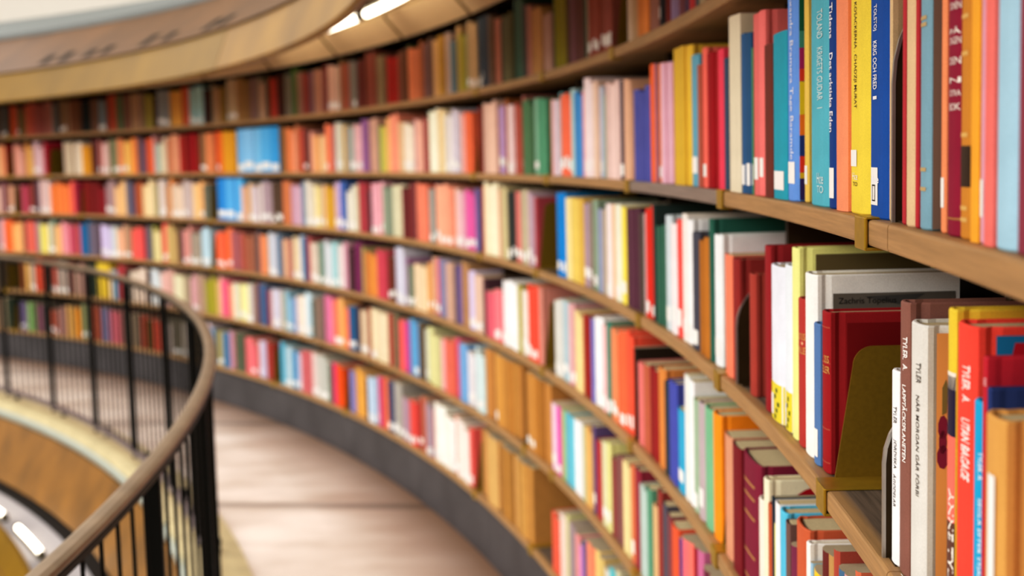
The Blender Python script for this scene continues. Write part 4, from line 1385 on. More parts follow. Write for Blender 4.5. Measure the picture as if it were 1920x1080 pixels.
def floor_mat():
    m, nt, b = new_mat('worn_floor_boards')
    g = nt.nodes.new('ShaderNodeNewGeometry')
    mp = nt.nodes.new('ShaderNodeMapping'); mp.inputs['Rotation'].default_value = (0, 0, rad(8)); mp.inputs['Scale'].default_value = (.9, 1.8, 1)
    nt.links.new(g.outputs['Position'], mp.inputs['Vector'])
    n = nt.nodes.new('ShaderNodeTexNoise'); n.inputs['Scale'].default_value = 1.6; n.inputs['Detail'].default_value = 5
    nt.links.new(mp.outputs[0], n.inputs['Vector'])
    r = nt.nodes.new('ShaderNodeValToRGB')
    a, c = lin('c6b2a2'), lin('f2e4d8')
    r.color_ramp.elements[0].color = (*a, 1); r.color_ramp.elements[1].color = (*c, 1)
    r.color_ramp.elements[0].position = .32; r.color_ramp.elements[1].position = .66
    nt.links.new(n.outputs['Fac'], r.inputs['Fac'])
    w = nt.nodes.new('ShaderNodeTexWave'); w.wave_type = 'BANDS'; w.bands_direction = 'Y'; w.inputs['Scale'].default_value = .16; w.inputs['Distortion'].default_value = .05
    mp2 = nt.nodes.new('ShaderNodeMapping'); mp2.inputs['Rotation'].default_value = (0, 0, rad(8)); nt.links.new(g.outputs['Position'], mp2.inputs['Vector'])
    nt.links.new(mp2.outputs[0], w.inputs['Vector'])
    lt = nt.nodes.new('ShaderNodeMapRange'); lt.inputs[1].default_value = 0; lt.inputs[2].default_value = .01; lt.inputs[3].default_value = .55; lt.inputs[4].default_value = 1
    nt.links.new(w.outputs['Fac'], lt.inputs[0])
    # darkening along the bookcase foot: corner shade painted into the floor colour
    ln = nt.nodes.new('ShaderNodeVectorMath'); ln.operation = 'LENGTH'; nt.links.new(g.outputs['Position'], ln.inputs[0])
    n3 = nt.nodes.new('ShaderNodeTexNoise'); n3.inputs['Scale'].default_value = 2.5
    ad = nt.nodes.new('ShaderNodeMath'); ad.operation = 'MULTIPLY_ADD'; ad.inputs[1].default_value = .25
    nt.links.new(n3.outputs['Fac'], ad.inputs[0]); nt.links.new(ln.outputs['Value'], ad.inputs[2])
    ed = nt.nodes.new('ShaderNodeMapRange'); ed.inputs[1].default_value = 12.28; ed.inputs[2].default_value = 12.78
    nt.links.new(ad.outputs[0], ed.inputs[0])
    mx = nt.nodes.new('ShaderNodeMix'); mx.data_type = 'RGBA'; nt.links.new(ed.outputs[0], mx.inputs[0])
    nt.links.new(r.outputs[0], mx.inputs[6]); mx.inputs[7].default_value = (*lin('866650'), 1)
    mu = nt.nodes.new('ShaderNodeMix'); mu.data_type = 'RGBA'; mu.blend_type = 'MULTIPLY'; mu.inputs[0].default_value = 1
    nt.links.new(mx.outputs[2], mu.inputs[6]); nt.links.new(lt.outputs[0], mu.inputs[7])
    nt.links.new(mu.outputs[2], b.inputs['Base Color'])
    b.inputs['Roughness'].default_value = .45; b.inputs['Specular IOR Level'].default_value = .12
    return m

M = dict(
    cover=cover_mat('book_cover', False), stuff=cover_mat('book_cover_far', True),
    pages=plain('page_edges', 'c8b890', .8, var=.12, scale=400), white=plain('label_paper', 'f6f4ee', .6, var=.02),
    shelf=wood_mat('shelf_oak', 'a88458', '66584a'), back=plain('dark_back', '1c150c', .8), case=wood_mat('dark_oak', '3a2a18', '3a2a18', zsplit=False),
    plinth=plain('grey_plinth', '4c494a', .42, var=.25, scale=3), brass=plain('brass', 'b08e2a', .4, .55, var=.1, scale=60),
    brassplate=plain('brass_plate', '907220', .5, .5, var=.08, scale=200), steel=plain('dark_steel', '3c2c18', .45, .4, var=.2), steeledge=plain('steel_edge', 'b0aca4', .35, .8),
    iron=plain('black_iron', '0d0e0b', .45, .3), rail=plain('handrail_bronze', '8c7860', .36, .4, var=.15, scale=12),
    lowrail=plain('grey_rail', '8c8080', .4, .5), coping=plain('stone_coping', 'c8b890', .6, var=.12, scale=8), nosing=plain('grey_nosing', 'a4a89c', .5, var=.08),
    floor=floor_mat(), ochre=plain('ochre_veneer', '8c6826', .4, var=.25, scale=2.2), gold=plain('gold_veneer', '80600c', .4, var=.18, scale=2.0),
    brown=plain('brown_veneer', '684826', .45, var=.22, scale=2.5), ochrelow=plain('ochre_veneer_lower', '80581f', .4, var=.28, scale=3.5), shade_dark=plain('painted_shade', '1c150e', .8), slope_mark=plain('dark_mark', '1c150f', .7), cornice=plain('cornice_grey', '7c807e', .6, var=.05),
    plaster=plain('white_plaster', 'd2cabe', .8, var=.02), panel=plain('beige_panel', 'd2b98e', .6, var=.07, scale=3), joint=plain('panel_joint', '6e5632', .7),
    soffit=plain('soffit_paint', 'c8b48c', .7, var=.05), tube=plain('lit_tube', 'fff4e0', .4, emit=7, var=.01), fitting=plain('lamp_fitting', '5c5440', .6),
    ledge=plain('grey_ledge', 'a8a2a2', .55, var=.05), warm=plain('lower_hall', '7a5038', .8, var=.4, scale=1.5))

# ------------------------------------------------------------------ helpers
def P(r, t, z): return Vector((r*math.cos(rad(t)), r*math.sin(rad(t)), z))
def link(name, me, mat=None, parent=None, smooth=False):
    o = bpy.data.objects.new(name, me); COL.objects.link(o)
    if mat: me.materials.append(mat)
    if parent: o.parent = parent
    if smooth:
        for p in me.polygons: p.use_smooth = True
    return o
def empty(name, label, cat, loc=(0, 0, 0), rz=0, group=None):
    o = bpy.data.objects.new(name, None); COL.objects.link(o)
    o.empty_display_size = .05; o.location = loc; o.rotation_euler = (0, 0, rz)
    o['label'] = label; o['category'] = cat
    if group: o['group'] = group
    return o
def struct(name, me, mat, smooth=False):
    o = link(name, me, mat, None, smooth); o['kind'] = 'structure'; return o
def mesh_from(name, verts, faces):
    me = bpy.data.meshes.new(name); me.from_pydata([tuple(v) for v in verts], [], faces); me.update(); return me
def sector(name, profile, a, b, n=10, closed=True, caps=True):
    """sweep a (radius, height) outline around the rotunda axis from angle a to b"""
    k = len(profile); vs = []; fs = []
    for i in range(n+1):
        t = a+(b-a)*i/n
        for r, z in profile: vs.append(P(r, t, z))
    for i in range(n):
        for j in range(k if closed else k-1):
            q = (j+1) % k
            fs.append((i*k+j, i*k+q, (i+1)*k+q, (i+1)*k+j))
    if closed and caps:
        fs.append(tuple(range(k-1, -1, -1))); fs.append(tuple(n*k+j for j in range(k)))
    me = mesh_from(name, vs, fs)
    bm = bmesh.new(); bm.from_mesh(me); bmesh.ops.recalc_face_normals(bm, faces=bm.faces); bm.to_mesh(me); bm.free()
    return me
def box_mesh(name, x0, x1, y0, y1, z0, z1, bev=0, seg=2):
    bm = bmesh.new(); bmesh.ops.create_cube(bm, size=1)
    for v in bm.verts: v.co = Vector(((x0+x1)/2+v.co.x*(x1-x0), (y0+y1)/2+v.co.y*(y1-y0), (z0+z1)/2+v.co.z*(z1-z0)))
    if bev: bmesh.ops.bevel(bm, geom=bm.edges[:], offset=bev, segments=seg, affect='EDGES', profile=.5)
    me = bpy.data.meshes.new(name); bm.to_mesh(me); bm.free(); return me
def prism(name, outline, y0, y1, axis='x'):
    """extrude a 2-D outline; axis x: outline is (y, z), extruded from x=y0 to x=y1; axis z: outline is (x, y)"""
    n = len(outline)
    if axis == 'x': vs = [(y0, p, q) for p, q in outline]+[(y1, p, q) for p, q in outline]
    else: vs = [(p, q, y0) for p, q in outline]+[(p, q, y1) for p, q in outline]
    fs = [tuple(range(n)), tuple(range(2*n-1, n-1, -1))]+[(i, i+n, (i+1) % n+n, (i+1) % n) for i in range(n)]
    me = mesh_from(name, vs, fs)
    bm = bmesh.new(); bm.from_mesh(me); bmesh.ops.recalc_face_normals(bm, faces=bm.faces); bm.to_mesh(me); bm.free()
    return me
def place(r, t, z, local=None):
    """frame standing at angle t: local +x to the reader's right, +y outward into the case, +z up"""
    return P(r, t, z), rad(t)-math.pi/2

# ------------------------------------------------------------------ building shell
A0, A1 = JOINT0-BAY, JOINT0+BAY*12.5
struct('floor', sector('floor', [(11.74, 0), (12.66, 0), (12.66, -.1), (11.74, -.1)], A0-4, A1, 60), M['floor'])
struct('trim_1', sector('coping', [(11.52, -.03), (11.53, .012), (11.70, .016), (11.745, .010), (11.745, -.09), (11.52, -.09)], A0-4, A1, 60), M['coping'])
struct('trim_2', sector('nosing', [(11.522, -.028), (11.505, -.022), (11.495, -.045), (11.505, -.075), (11.53, -.085)], A0-4, A1, 60), M['nosing'], True)
struct('trim_3', sector('gallery_fascia', [(11.50, -.08), (11.345, -.41), (11.36, -.43), (11.54, -.09)], A0-4, A1, 60), M['ochrelow'])
struct('trim_4', sector('gallery_ledge', [(11.75, -.1), (11.37, -.435), (10.98, -.465), (10.98, -.49), (11.75, -.49)], A0-4, A1, 60), M['ledge'])
struct('trim_5', sector('ledge_lip', [(10.99, -.34), (10.96, -.33), (10.82, -.66), (10.86, -.68), (10.98, -.40)], A0-4, A1, 60), M['gold'])
struct('wall_lower', sector('wall_lower', [(10.9, -.46), (12.9, -1.2), (12.9, -6)], A0-60, A1+60, 80, closed=False), M['warm'])
bm = bmesh.new(); bmesh.ops.create_circle(bm, cap_ends=True, radius=13.2, segments=96)
me = bpy.data.meshes.new('hall_floor'); bm.to_mesh(me); bm.free()
o = struct('floor_lower_hall', me, M['warm']); o.location.z = -6
# above the cases: board front, brown slope, grey cornice, white drum wall
GA = 26.6
struct('trim_6', sector('canopy_board_far', [(12.085, 2.024), (12.075, 2.036), (12.155, 2.245), (12.185, 2.24), (12.105, 2.022)], GA, A1, 40), M['gold'])
struct('trim_7', sector('canopy_board_near', [(12.085, 2.024), (12.075, 2.036), (12.155, 2.245), (12.185, 2.24), (12.105, 2.022)], A0, GA-.05, 50), M['ochre'])
struct('trim_8', sector('canopy_slope', [(12.14, 2.247), (12.62, 2.575), (12.64, 2.56), (12.17, 2.235)], A0, A1, 70), M['brown'])
struct('trim_9', sector('ledge_shade', [(11.37, -.425), (11.28, -.432), (11.28, -.442), (11.37, -.445)], A0-4, A1, 60), M['shade_dark'])  # dark strip laid on the ledge, standing in for shade under the fascia
struct('trim_10', sector('cornice', [(12.60, 2.565), (12.60, 2.60), (12.66, 2.62), (13.36, 2.84), (13.44, 2.84), (13.44, 2.80), (12.66, 2.56)], A0, A1, 70), M['cornice'])
struct('wall_drum', sector('wall_drum', [(13.42, 2.8), (13.42, 9), (13.6, 9), (13.6, 2.8)], A0, A1, 60), M['plaster'])
struct('ceiling', sector('soffit', [(12.18, 2.20), (12.63, 2.20), (12.63, 2.24), (12.19, 2.24)], A0, A1, 60), M['soffit'])
struct('wall_back', sector('wall_back', [(12.93, -.1), (12.93, 2.5), (13.0, 2.5), (13.0, -.1)], A0, A1, 60), M['back'])
# small dark slabs set in a row on the brown slope
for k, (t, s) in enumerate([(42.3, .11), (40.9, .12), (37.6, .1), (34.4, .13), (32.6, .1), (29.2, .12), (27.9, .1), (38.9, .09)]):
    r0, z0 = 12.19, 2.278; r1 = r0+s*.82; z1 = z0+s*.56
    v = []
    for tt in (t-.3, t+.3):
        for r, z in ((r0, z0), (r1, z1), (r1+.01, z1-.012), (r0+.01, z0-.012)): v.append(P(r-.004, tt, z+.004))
    me = mesh_from('slope_mark', v, [(0, 1, 5, 4), (0, 4, 7, 3), (1, 2, 6, 5), (0, 3, 2, 1), (4, 5, 6, 7), (2, 3, 7, 6)])
    struct('trim_%d' % (11+k), me, M['slope_mark'])

# ------------------------------------------------------------------ bookcases, one per bay
BAYTEXT = {-1: 'nearest curved oak bookcase bay, at the right edge with sharp spines', 0: 'second oak bookcase bay from right, holding the royal blue volume and brass bookend',
    1: 'third oak bookcase bay from right, with grey worn plank under the second shelf', 2: 'fourth oak bookcase bay from right, ending at the dark gap in mid photo',
    3: 'fifth oak bookcase bay from right, holding the brown bound volumes low down', 4: 'sixth oak bookcase bay from right, above the dark plinth bend',
    5: 'seventh oak bookcase bay from right, half way along the curve', 6: 'eighth oak bookcase bay from right, just right of the handrail bend',
    7: 'ninth oak bookcase bay from right, holding the sky blue box files', 8: 'tenth oak bookcase bay from right, seen through the railing end',
    9: 'eleventh oak bookcase bay from right, behind the railing posts', 10: 'twelfth oak bookcase bay from right, behind the leftmost railing posts', 11: 'farthest oak bookcase bay, cut by the left edge of the photo'}
GREY = wood_mat('worn_grey_oak', '8c7c70', '6e5f52')
def board_profile(zt, r=R0):
    zb = zt-BOARD; e = .003
    return [(r+e, zt), (r+.255, zt), (r+.255, zb), (r+e, zb), (r+e*.3, zb+e*.3), (r, zb+e), (r, zt-e), (r+e*.3, zt-e*.3)]
for k in range(-1, 12):
    a, b = JOINT0+BAY*k, JOINT0+BAY*(k+1)
    mid = (a+b)/2
    t = empty('bookcase', BAYTEXT[k], 'bookcase', P(12.75, mid, 0), 0, 'curved bookcase bays')
    inv = Matrix.Translation(-t.location)
    def add(name, me, mat):
        me.transform(inv); return link(name, me, mat, t)
    g = .006
    for row, zt in TOPS.items():
        mat = GREY if (k == 1 and row == 'B') else M['shelf']
        add('shelf', sector('shelf', board_profile(zt), a+g, b-g, 12), mat)
    add('plinth', sector('plinth', [(R0+.022, .208), (R0+.25, .208), (R0+.25, 0), (R0+.004, 0), (R0+.004, .03)], a+g, b-g, 12), M['plinth'])
    up = prism('upright', [(R0+.10, .01), (R0+.262, .01), (R0+.262, 2.19), (R0+.10, 2.19)], -.009, .009)
    up.transform(Matrix.Rotation(rad(b)-math.pi/2, 4, 'Z'))
    # the upright stands on the joint between two bays, set back behind the books
    add('upright', up, M['case'])
    add('back_panel', sector('back_panel', [(R0+.262, .2), (R0+.262, 2.19), (R0+.28, 2.19), (R0+.28, .2)], a+g, b-g, 10), M['back'])
    add('top_board', sector('top_board', [(R0+.03, 2.10), (R0+.03, 2.12), (R0+.26, 2.12), (R0+.26, 2.10)], a+g, b-g, 10), M['case'])
    add('cornice_panel', sector('cornice_panel', [(R0-.002, 2.082), (R0-.085, 2.175), (R0-.078, 2.198), (R0+.012, 2.10)], a+.12, b-.12, 10), M['panel'])
    add('joint_strip', sector('joint_strip', [(R0+.006, 2.082), (R0-.08, 2.178), (R0-.07, 2.196), (R0+.02, 2.095)], b-.12, b+.12, 2), M['joint'])
# ------------------------------------------------------------------ lit tubes in the canopy and along the lower ledge
LT = {0: 'at the frame top edge', 1: 'nearest of those in sight', 2: 'second nearest in sight', 3: 'third in sight, fading behind the canopy board'}
def tube(a, b, r, z, label, group):
    t = empty('tube_lamp', label, 'lamp', P(r, (a+b)/2, z), 0, group); inv = Matrix.Translation(-t.location)
    prof = [(r+.016*math.cos(q*math.pi/5), z+.016*math.sin(q*math.pi/5)) for q in range(10)]
    me = sector('tube', prof, a, b, 10); me.transform(inv); link('tube', me, M['tube'], t, True)
    for e0, e1 in ((a-.12, a), (b, b+.12)):
        prof = [(r+.02*math.cos(q*math.pi/4), z+.02*math.sin(q*math.pi/4)) for q in range(8)]
        me = sector('end_cap', prof, e0, e1, 2); me.transform(inv); link('end_cap', me, M['fitting'], t)
    me = sector('base', [(r-.02, z+.018), (r+.02, z+.018), (r+.02, z+.04), (r-.02, z+.04)] if z > 0 else [(r-.02, z-.035), (r+.02, z-.035), (r+.02, z-.015), (r-.02, z-.015)], a-.12, b+.12, 8)
    me.transform(inv); link('base', me, M['fitting'], t)
for j in range(8):
    a = 14.75+BAY*(j-1)
    lab = ['lit white tube lamp above the cornice, out past the top edge', 'lit white tube lamp cut by the top edge of the photo', 'lit white tube lamp just below the first one along the canopy', 'third lit tube lamp along the canopy, half hidden'][j] if j < 4 else ['fourth', 'fifth', 'sixth', 'seventh'][j-4]+' lit tube lamp along the canopy, hidden behind its board'
    if 1 <= j <= 3: tube(a+.25, a+4.45, 12.40, 2.16, lab, 'tube lamps under the canopy')
for j in range(3):
    a = 27.9+4.9*(j)
    tube(a, a+3.2, 11.12, -.425, ['bright tube lamp on the grey ledge below the gallery, nearest the handrail', 'bright tube lamp on the grey ledge at the left edge', 'tube lamp on the grey ledge beyond the left edge'][j], 'tube lamps on the lower ledge')

# ------------------------------------------------------------------ balustrade
bal = empty('balustrade', 'black iron balustrade with bronze handrail curving round the gallery edge', 'railing', P(11.6, 12, 0))
binv = Matrix.Translation(-bal.location)
RA0, RA1 = -5.1, 53
hr = .98
prof = [(11.586, hr-.014), (11.614, hr-.014), (11.618, hr-.008), (11.617, hr), (11.608, hr+.004), (11.592, hr+.004), (11.583, hr), (11.582, hr-.008)]
def addb(name, me, mat, smooth=False, parent=None):
    me.transform(binv); return link(name, me, mat, parent or bal, smooth)
addb('handrail', sector('handrail', prof, RA0, RA1, 110), M['rail'])
addb('under_rail', sector('under_rail', [(11.585, hr-.028), (11.615, hr-.028), (11.615, hr-.016), (11.585, hr-.016)], RA0, RA1, 110), M['iron'])
addb('lower_rail', sector('lower_rail', [(11.575, .072), (11.612, .072), (11.612, .09), (11.575, .09)], RA0, RA1, 110), M['lowrail'])
POSTS = [-.5, 4.1, 8.7, 13.2, 17.8, 22.45, 27.06, 31.24, 35.46, 39.68, 43.9, 48.1, 52.3]
for i, p in enumerate(POSTS):
    me = box_mesh('post', -.0105, .0105, -.014, .014, .05, hr-.028, .002)
    me.transform(Matrix.Translation(P(11.59, p, 0)) @ Matrix.Rotation(rad(p)-math.pi/2, 4, 'Z'))
    po = addb('post', me, M['iron'])
    me = box_mesh('foot_bracket', -.014, .014, -.004, .075, .05, .072, .003)
    m2 = box_mesh('leg', -.011, .011, .045, .072, .008, .052, .002)
    bm = bmesh.new(); bm.from_mesh(me); bm.from_mesh(m2); bm.to_mesh(me); bm.free()
    me.transform(Matrix.Translation(P(11.59, p, 0)) @ Matrix.Rotation(rad(p)-math.pi/2, 4, 'Z'))
    addb('foot_bracket', me, M['iron'], parent=po)
def rod(r, t, z0, z1, rr, n=8):
    bm = bmesh.new(); bmesh.ops.create_cone(bm, cap_ends=True, segments=n, radius1=rr, radius2=rr, depth=z1-z0)
    me = bpy.data.meshes.new('baluster'); bm.to_mesh(me); bm.free()
    me.transform(Matrix.Translation(P(r, t, (z0+z1)/2))); return me
edges = [-5.1]+POSTS
for p, q in zip(edges, edges[1:]):
    for j in range(1, 8):
        addb('baluster', rod(11.594, p+(q-p)*j/8, .088, hr-.026, .0040), M['iron'])

# ------------------------------------------------------------------ books
def spine_outline(w, d, bulge, hinge, n=10):
    """cover cross-section (x across the spine, y into the case), spine front at y=0"""
    h = w/2; pts = [(-h, d)]
    if hinge:
        pts += [(-h, bulge+.016), (-h+min(.0022, w*.08), bulge+.009), (-h, bulge+.0045)]
    for i in range(n+1):
        a = math.pi*i/n
        pts.append((-h*math.cos(a), bulge*abs(math.cos(a))**3.5))
    if hinge:
        pts += [(h, bulge+.0045), (h-min(.0022, w*.08), bulge+.009), (h, bulge+.016)]
    pts.append((h, d)); return pts
def cover_mesh(w, h, d, bulge, hard):
    out = spine_outline(w, d, bulge, hard)
    t = .0026 if hard else .0007
    t = min(t, w*.18)
    k = len(out)
    inn = []
    for x, y in out:
        inn.append((max(-w/2+t, min(w/2-t, x*(1-2*t/w))), y if y >= d else y+t*(1.2 if y < bulge+.003 else .2)))
    vs = []; 
    zs = [0, .0015, h-.0015, h] if hard else [0, h]
    for z in zs:
        sh = .0009 if hard and z in (0, h) else 0
        for x, y in out: vs.append((x*(1-2*sh/w), y+(sh if y < d else 0), z))
    nz = len(zs); base = nz*k
    for z in (0, h):
        for x, y in inn: vs.append((x, y, z))
    fs = []
    for l in range(nz-1):
        for i in range(k-1): fs.append((l*k+i, l*k+i+1, (l+1)*k+i+1, (l+1)*k+i))
    top = (nz-1)*k
    for i in range(k-1):
        fs.append((i+1, i, base+i, base+i+1)); fs.append((top+i, top+i+1, base+k+i+1, base+k+i))
        fs.append((base+i+1, base+i, base+k+i, base+k+i+1))
    fs.append((0, top, base+k, base)) if nz == 2 else fs.append(tuple([l*k for l in range(nz)]+[base+k, base]))
    fs.append((top+k-1, k-1, base+k-1, base+2*k-1)) if nz == 2 else fs.append(tuple([l*k+k-1 for l in range(nz)][::-1]+[base+k-1, base+2*k-1]))
    me = mesh_from('cover', vs, fs)
    for p in me.polygons: p.use_smooth = False
    return me
def flat_on_spine(name, w, bulge, x0, x1, z0, z1, eps=.0005, n=6):
    """thin paper strip that follows the rounded spine between x0..x1 (fractions 0..1)"""
    vs = []; fs = []
    for i in range(n+1):
        x = -w/2+w*(x0+(x1-x0)*i/n)
        y = bulge*abs(2*x/w)**3.5-eps
        vs += [(x, y, z0), (x, y, z1)]
        if i: fs.append((2*i-2, 2*i, 2*i+1, 2*i-1))
    return mesh_from(name, vs, fs)
FONT = {}
def text_on_spine(txt, w, bulge, z0, z1, xa, xb, upright=False, bold=False):
    """lettering as mesh: running down the spine (or level across it), wrapped over its curve"""
    cu = bpy.data.curves.new('t', 'FONT'); cu.body = txt; cu.size = 1; cu.resolution_u = 3
    cu.offset = .014 if bold else .002
    ob = bpy.data.objects.new('t', cu); COL.objects.link(ob)
    bpy.context.view_layer.update()
    me = bpy.data.meshes.new_from_object(ob.evaluated_get(bpy.context.evaluated_depsgraph_get()))
    bpy.data.objects.remove(ob); bpy.data.curves.remove(cu)
    xs = [v.co.x for v in me.vertices]; ys = [v.co.y for v in me.vertices]
    if not xs: return me
    lx, hx, ly, hy = min(xs), max(xs), min(ys), max(ys)
    for v in me.vertices:
        u = (v.co.x-lx)/max(1e-6, hx-lx); q = (v.co.y-ly)/max(1e-6, hy-ly)
        if upright:
            x = w*(xa+(xb-xa)*u-.5); z = z1+(z0-z1)*q
        else:
            x = w*(xa+(xb-xa)*q-.5); z = z0+(z1-z0)*u
        x = max(-w*.49, min(w*.49, x))
        v.co = (x, bulge*abs(2*x/w)**3.5-.0006, z)
    return me
mats = {}
def solid(h, rough=.5):
    if h not in mats: mats[h] = plain('ink_'+h, h, rough, var=.03)
    return mats[h]
def poly_panel(name, x, quads):
    """flat printed shapes on the near board: outline points given as (depth y, height z)"""
    vs = []; fs = []
    for q in quads:
        b = len(vs); vs += [(x, y, z) for y, z in q]; fs.append(tuple(range(b, b+len(q))))
    return mesh_from(name, vs, fs)

far_v, far_f, far_c = [], [], []
def far_book(r, t, z, w, h, d, col, label, lean=0):
    loc, rz = place(r, t, z)
    ca, sa = math.cos(rz), math.sin(rz)
    def W(x, y, q): return (loc.x+ca*x-sa*y, loc.y+sa*x+ca*y, loc.z+q)
    bl = min(.006, w*.2); hw = w/2
    ol = [(-hw, d), (-hw, bl), (-hw*.6, bl*.25), (0, 0), (hw*.6, bl*.25), (hw, bl), (hw, d)]
    b = len(far_v); k = len(ol)
    for q in (0, h):
        for x, y in ol: far_v.append(W(x, y, q))
    for i in range(k-1):
        far_f.append((b+i, b+i+1, b+k+i+1, b+k+i)); far_c.append(col)
    far_f.append((b+k-1, b, b+k, b+2*k-1)); far_c.append((.55, .45, .3))
    far_f.append(tuple(b+k+i for i in range(k))); far_c.append((.42, .34, .22))
    far_f.append(tuple(b+i for i in range(k-1, -1, -1))); far_c.append(col)
    if label:
        z0, z1 = label; b = len(far_v)
        for x, y in ((-hw*.85, bl*.6), (0, 0), (hw*.85, bl*.6)):
            far_v.append(W(x, y-.0012, z0)); far_v.append(W(x, y-.0012, z1))
        far_f.append((b, b+2, b+3, b+1)); far_f.append((b+2, b+4, b+5, b+3)); far_c.extend([(.86, .84, .8)]*2)

GROUPS = dict(A='books on the top shelf', B='books on the second shelf', C='books on the third shelf', D='books on the fourth shelf', E='books on the fifth shelf', F='books on the bottom shelf')
hero_obj = {}
count = 0
for ln in BOOKS.strip().splitlines():
    head, _, label = ln.partition('|')
    f = head.split(' ')
    row, a, b, dr, hh, hexc, tint, fl, hero = f[0], int(f[1])/1000, int(f[2])/1000, int(f[3])/1e4, int(f[4])/1000, f[5], int(f[6])/100, int(f[7]), f[8]
    hero = '' if hero == '-' else hero
    r = R0+dr; t = (a+b)/2; z = TOPS[row]+.0004
    w = rad(a-b)*r-.0010
    w = max(.006, min(w, .16))
    col = tuple(min(.92, c*GAIN[row]*tint**2.2) for c in lin(hexc))
    rnd = random.random
    d = min(.205, .135+(hh-.2)*.5+rnd()*.02)
    if hero in ('topelius', 'redleather', 'utan', 'planet', 'greenpale'): d = .17
    lab = None
    if fl & 5:
        z0 = .006+rnd()*.022; lab = (z0, z0+(.036 if fl & 4 else .022+rnd()*.012))
    if not label:
        far_book(r, t, z, w, hh, d, col, lab); continue
    count += 1
    hard = rnd() < .6 or bool(hero)
    bulge = min(.0065, w*.11)*(1 if hard else .5)
    loc, rz = place(r, t, z)
    e = empty('book', label, 'book', loc, rz, GROUPS[row])
    c = link('cover', cover_mesh(w, hh, d, bulge, hard), M['cover'], e); c.color = (*col, 1)
    ti = min(.0028 if hard else .0009, w*.2)
    ins = .003 if hard else .0006
    link('page_block', box_mesh('page_block', -w/2+ti, w/2-ti, bulge+.004, d-(.004 if hard else .0008), ins, hh-ins), M['pages'], e)
    nolab = hero in ('toland', 'kosack', 'maroon', 'ornate', 'sky', 'grey', 'cloth')
    if lab and not nolab:
        if hero == 'tolstoj': s = flat_on_spine('shelf_label', w, bulge, .25, .62, .012, .046)
        elif fl & 4: s = flat_on_spine('shelf_label', w, bulge, .08, .92, *lab)
        else: s = flat_on_spine('shelf_label', w, bulge, .15, .85, *lab)
        link('shelf_label', s, M['white'], e)
    if hero == 'kosack': link('shelf_label', flat_on_spine('shelf_label', w, bulge, .2, .55, .046, .062), M['white'], e)
    hero_obj[hero or label] = (e, w, hh, d, bulge)
    for tx in TEXTS.get(hero, []):
        up = len(tx) > 6 and tx[6]
        me = text_on_spine(tx[0], w, bulge, tx[1]/1000, tx[2]/1000, tx[3], tx[4], up, hero in ('planet', 'utan', 'tolstoj', 'eden', 'anne'))
        link('spine_lettering', me, solid(tx[5]), e)

def deco(hero, name, x_or_none, quads, hexc):
    if hero not in hero_obj: return
    e, w, hh, d, bl = hero_obj[hero]
    link(name, poly_panel(name, w/2+.0006, quads), solid(hexc), e)
def rect(y0, y1, z0, z1): return [(y0, z0), (y1, z0), (y1, z1), (y0, z1)]
def band(hero, hexc, z0, z1, x0=.02, x1=.98, name='spine_band'):
    e, w, hh, d, bl = hero_obj[hero]
    link(name, flat_on_spine(name, w, bl, x0, x1, z0, z1, .0004), solid(hexc), e)
# printed boards facing the camera
def H_(h): return hero_obj[h][2]
h = H_('utan'); deco('utan', 'cover_picture', 1, [rect(.017, .15, h-.09, h-.006)], '1f7fb0')
e, w, hh, d, bl = hero_obj['utan']
link('cover_letter', poly_panel('cover_letter', w/2+.0010, [[(.021, h-.05), (.027, h-.05), (.0292, h-.036), (.0378, h-.036), (.040, h-.05), (.046, h-.05), (.0375, h-.011), (.0295, h-.011)]]), solid('c01c2c'), e)
h = H_('planet'); deco('planet', 'cover_picture', 1, [rect(.030, .15, .02, h-.016)], 'a8843c')
h = H_('morgan'); deco('morgan', 'cover_picture', 1, [rect(.012, .14, .002, h-.006)], 'f0a860')
e, w, hh, d, bl = hero_obj['morgan']
for nm, hx, qs in (('cover_ornament', '8c2440', [[(.0172+.004*math.cos(q)*k, h-.082+.010*math.sin(q)-.008*j) for q in [i*.7 for i in range(9)]] for j, k in ((0, 1), (1.5, .8), (3, 1.2))]),
                   ('cover_figure', '8a7440', [[(.0165, h-.072), (.020, h-.07), (.0212, h-.050), (.0195, h-.043), (.0165, h-.05)]])):
    link(nm, poly_panel(nm, w/2+.0010, qs), solid(hx), e)
h = H_('topelius'); deco('topelius', 'cover_picture', 1, [rect(.024, .165, .01, h-.022)], '6e675c')
deco('greenpale', 'cover_picture', 1, [rect(.024, .165, .01, H_('greenpale')-.008)], '6b5c38')
deco('grey', 'cover_board', 1, [rect(.004, .13, .001, H_('grey')-.001)], '8c7464')
deco('redleather', 'cover_panel_or_shade', 1, [rect(.022, .165, .006, H_('redleather')-.012)], '7c1014')  # shade on the near board put in as a darker red
e, w, hh, d, bl = hero_obj['topelius']
cu = bpy.data.curves.new('t', 'FONT'); cu.body = 'Zachris Topelius'; cu.size = .0100; cu.resolution_u = 3
ob = bpy.data.objects.new('t', cu); COL.objects.link(ob); bpy.context.view_layer.update()
me = bpy.data.meshes.new_from_object(ob.evaluated_get(bpy.context.evaluated_depsgraph_get())); bpy.data.objects.remove(ob)
for v in me.vertices: v.co = (w/2+.0012, .030+v.co.x*1.0, hh-.034+v.co.y)
link('cover_lettering', me, solid('1c1a18'), e)
link('cover_cloud', poly_panel('cover_cloud', w/2+.0009, [[(.06, hh-.026), (.075, hh-.030), (.10, hh-.036), (.12, hh-.03), (.13, hh-.024)], [(.125, hh-.04), (.15, hh-.034), (.16, hh-.03), (.16, hh-.046), (.14, hh-.05)]]), solid('4c4a46'), e)
h = H_('bruno'); e, w, hh, d, bl = hero_obj['bruno']
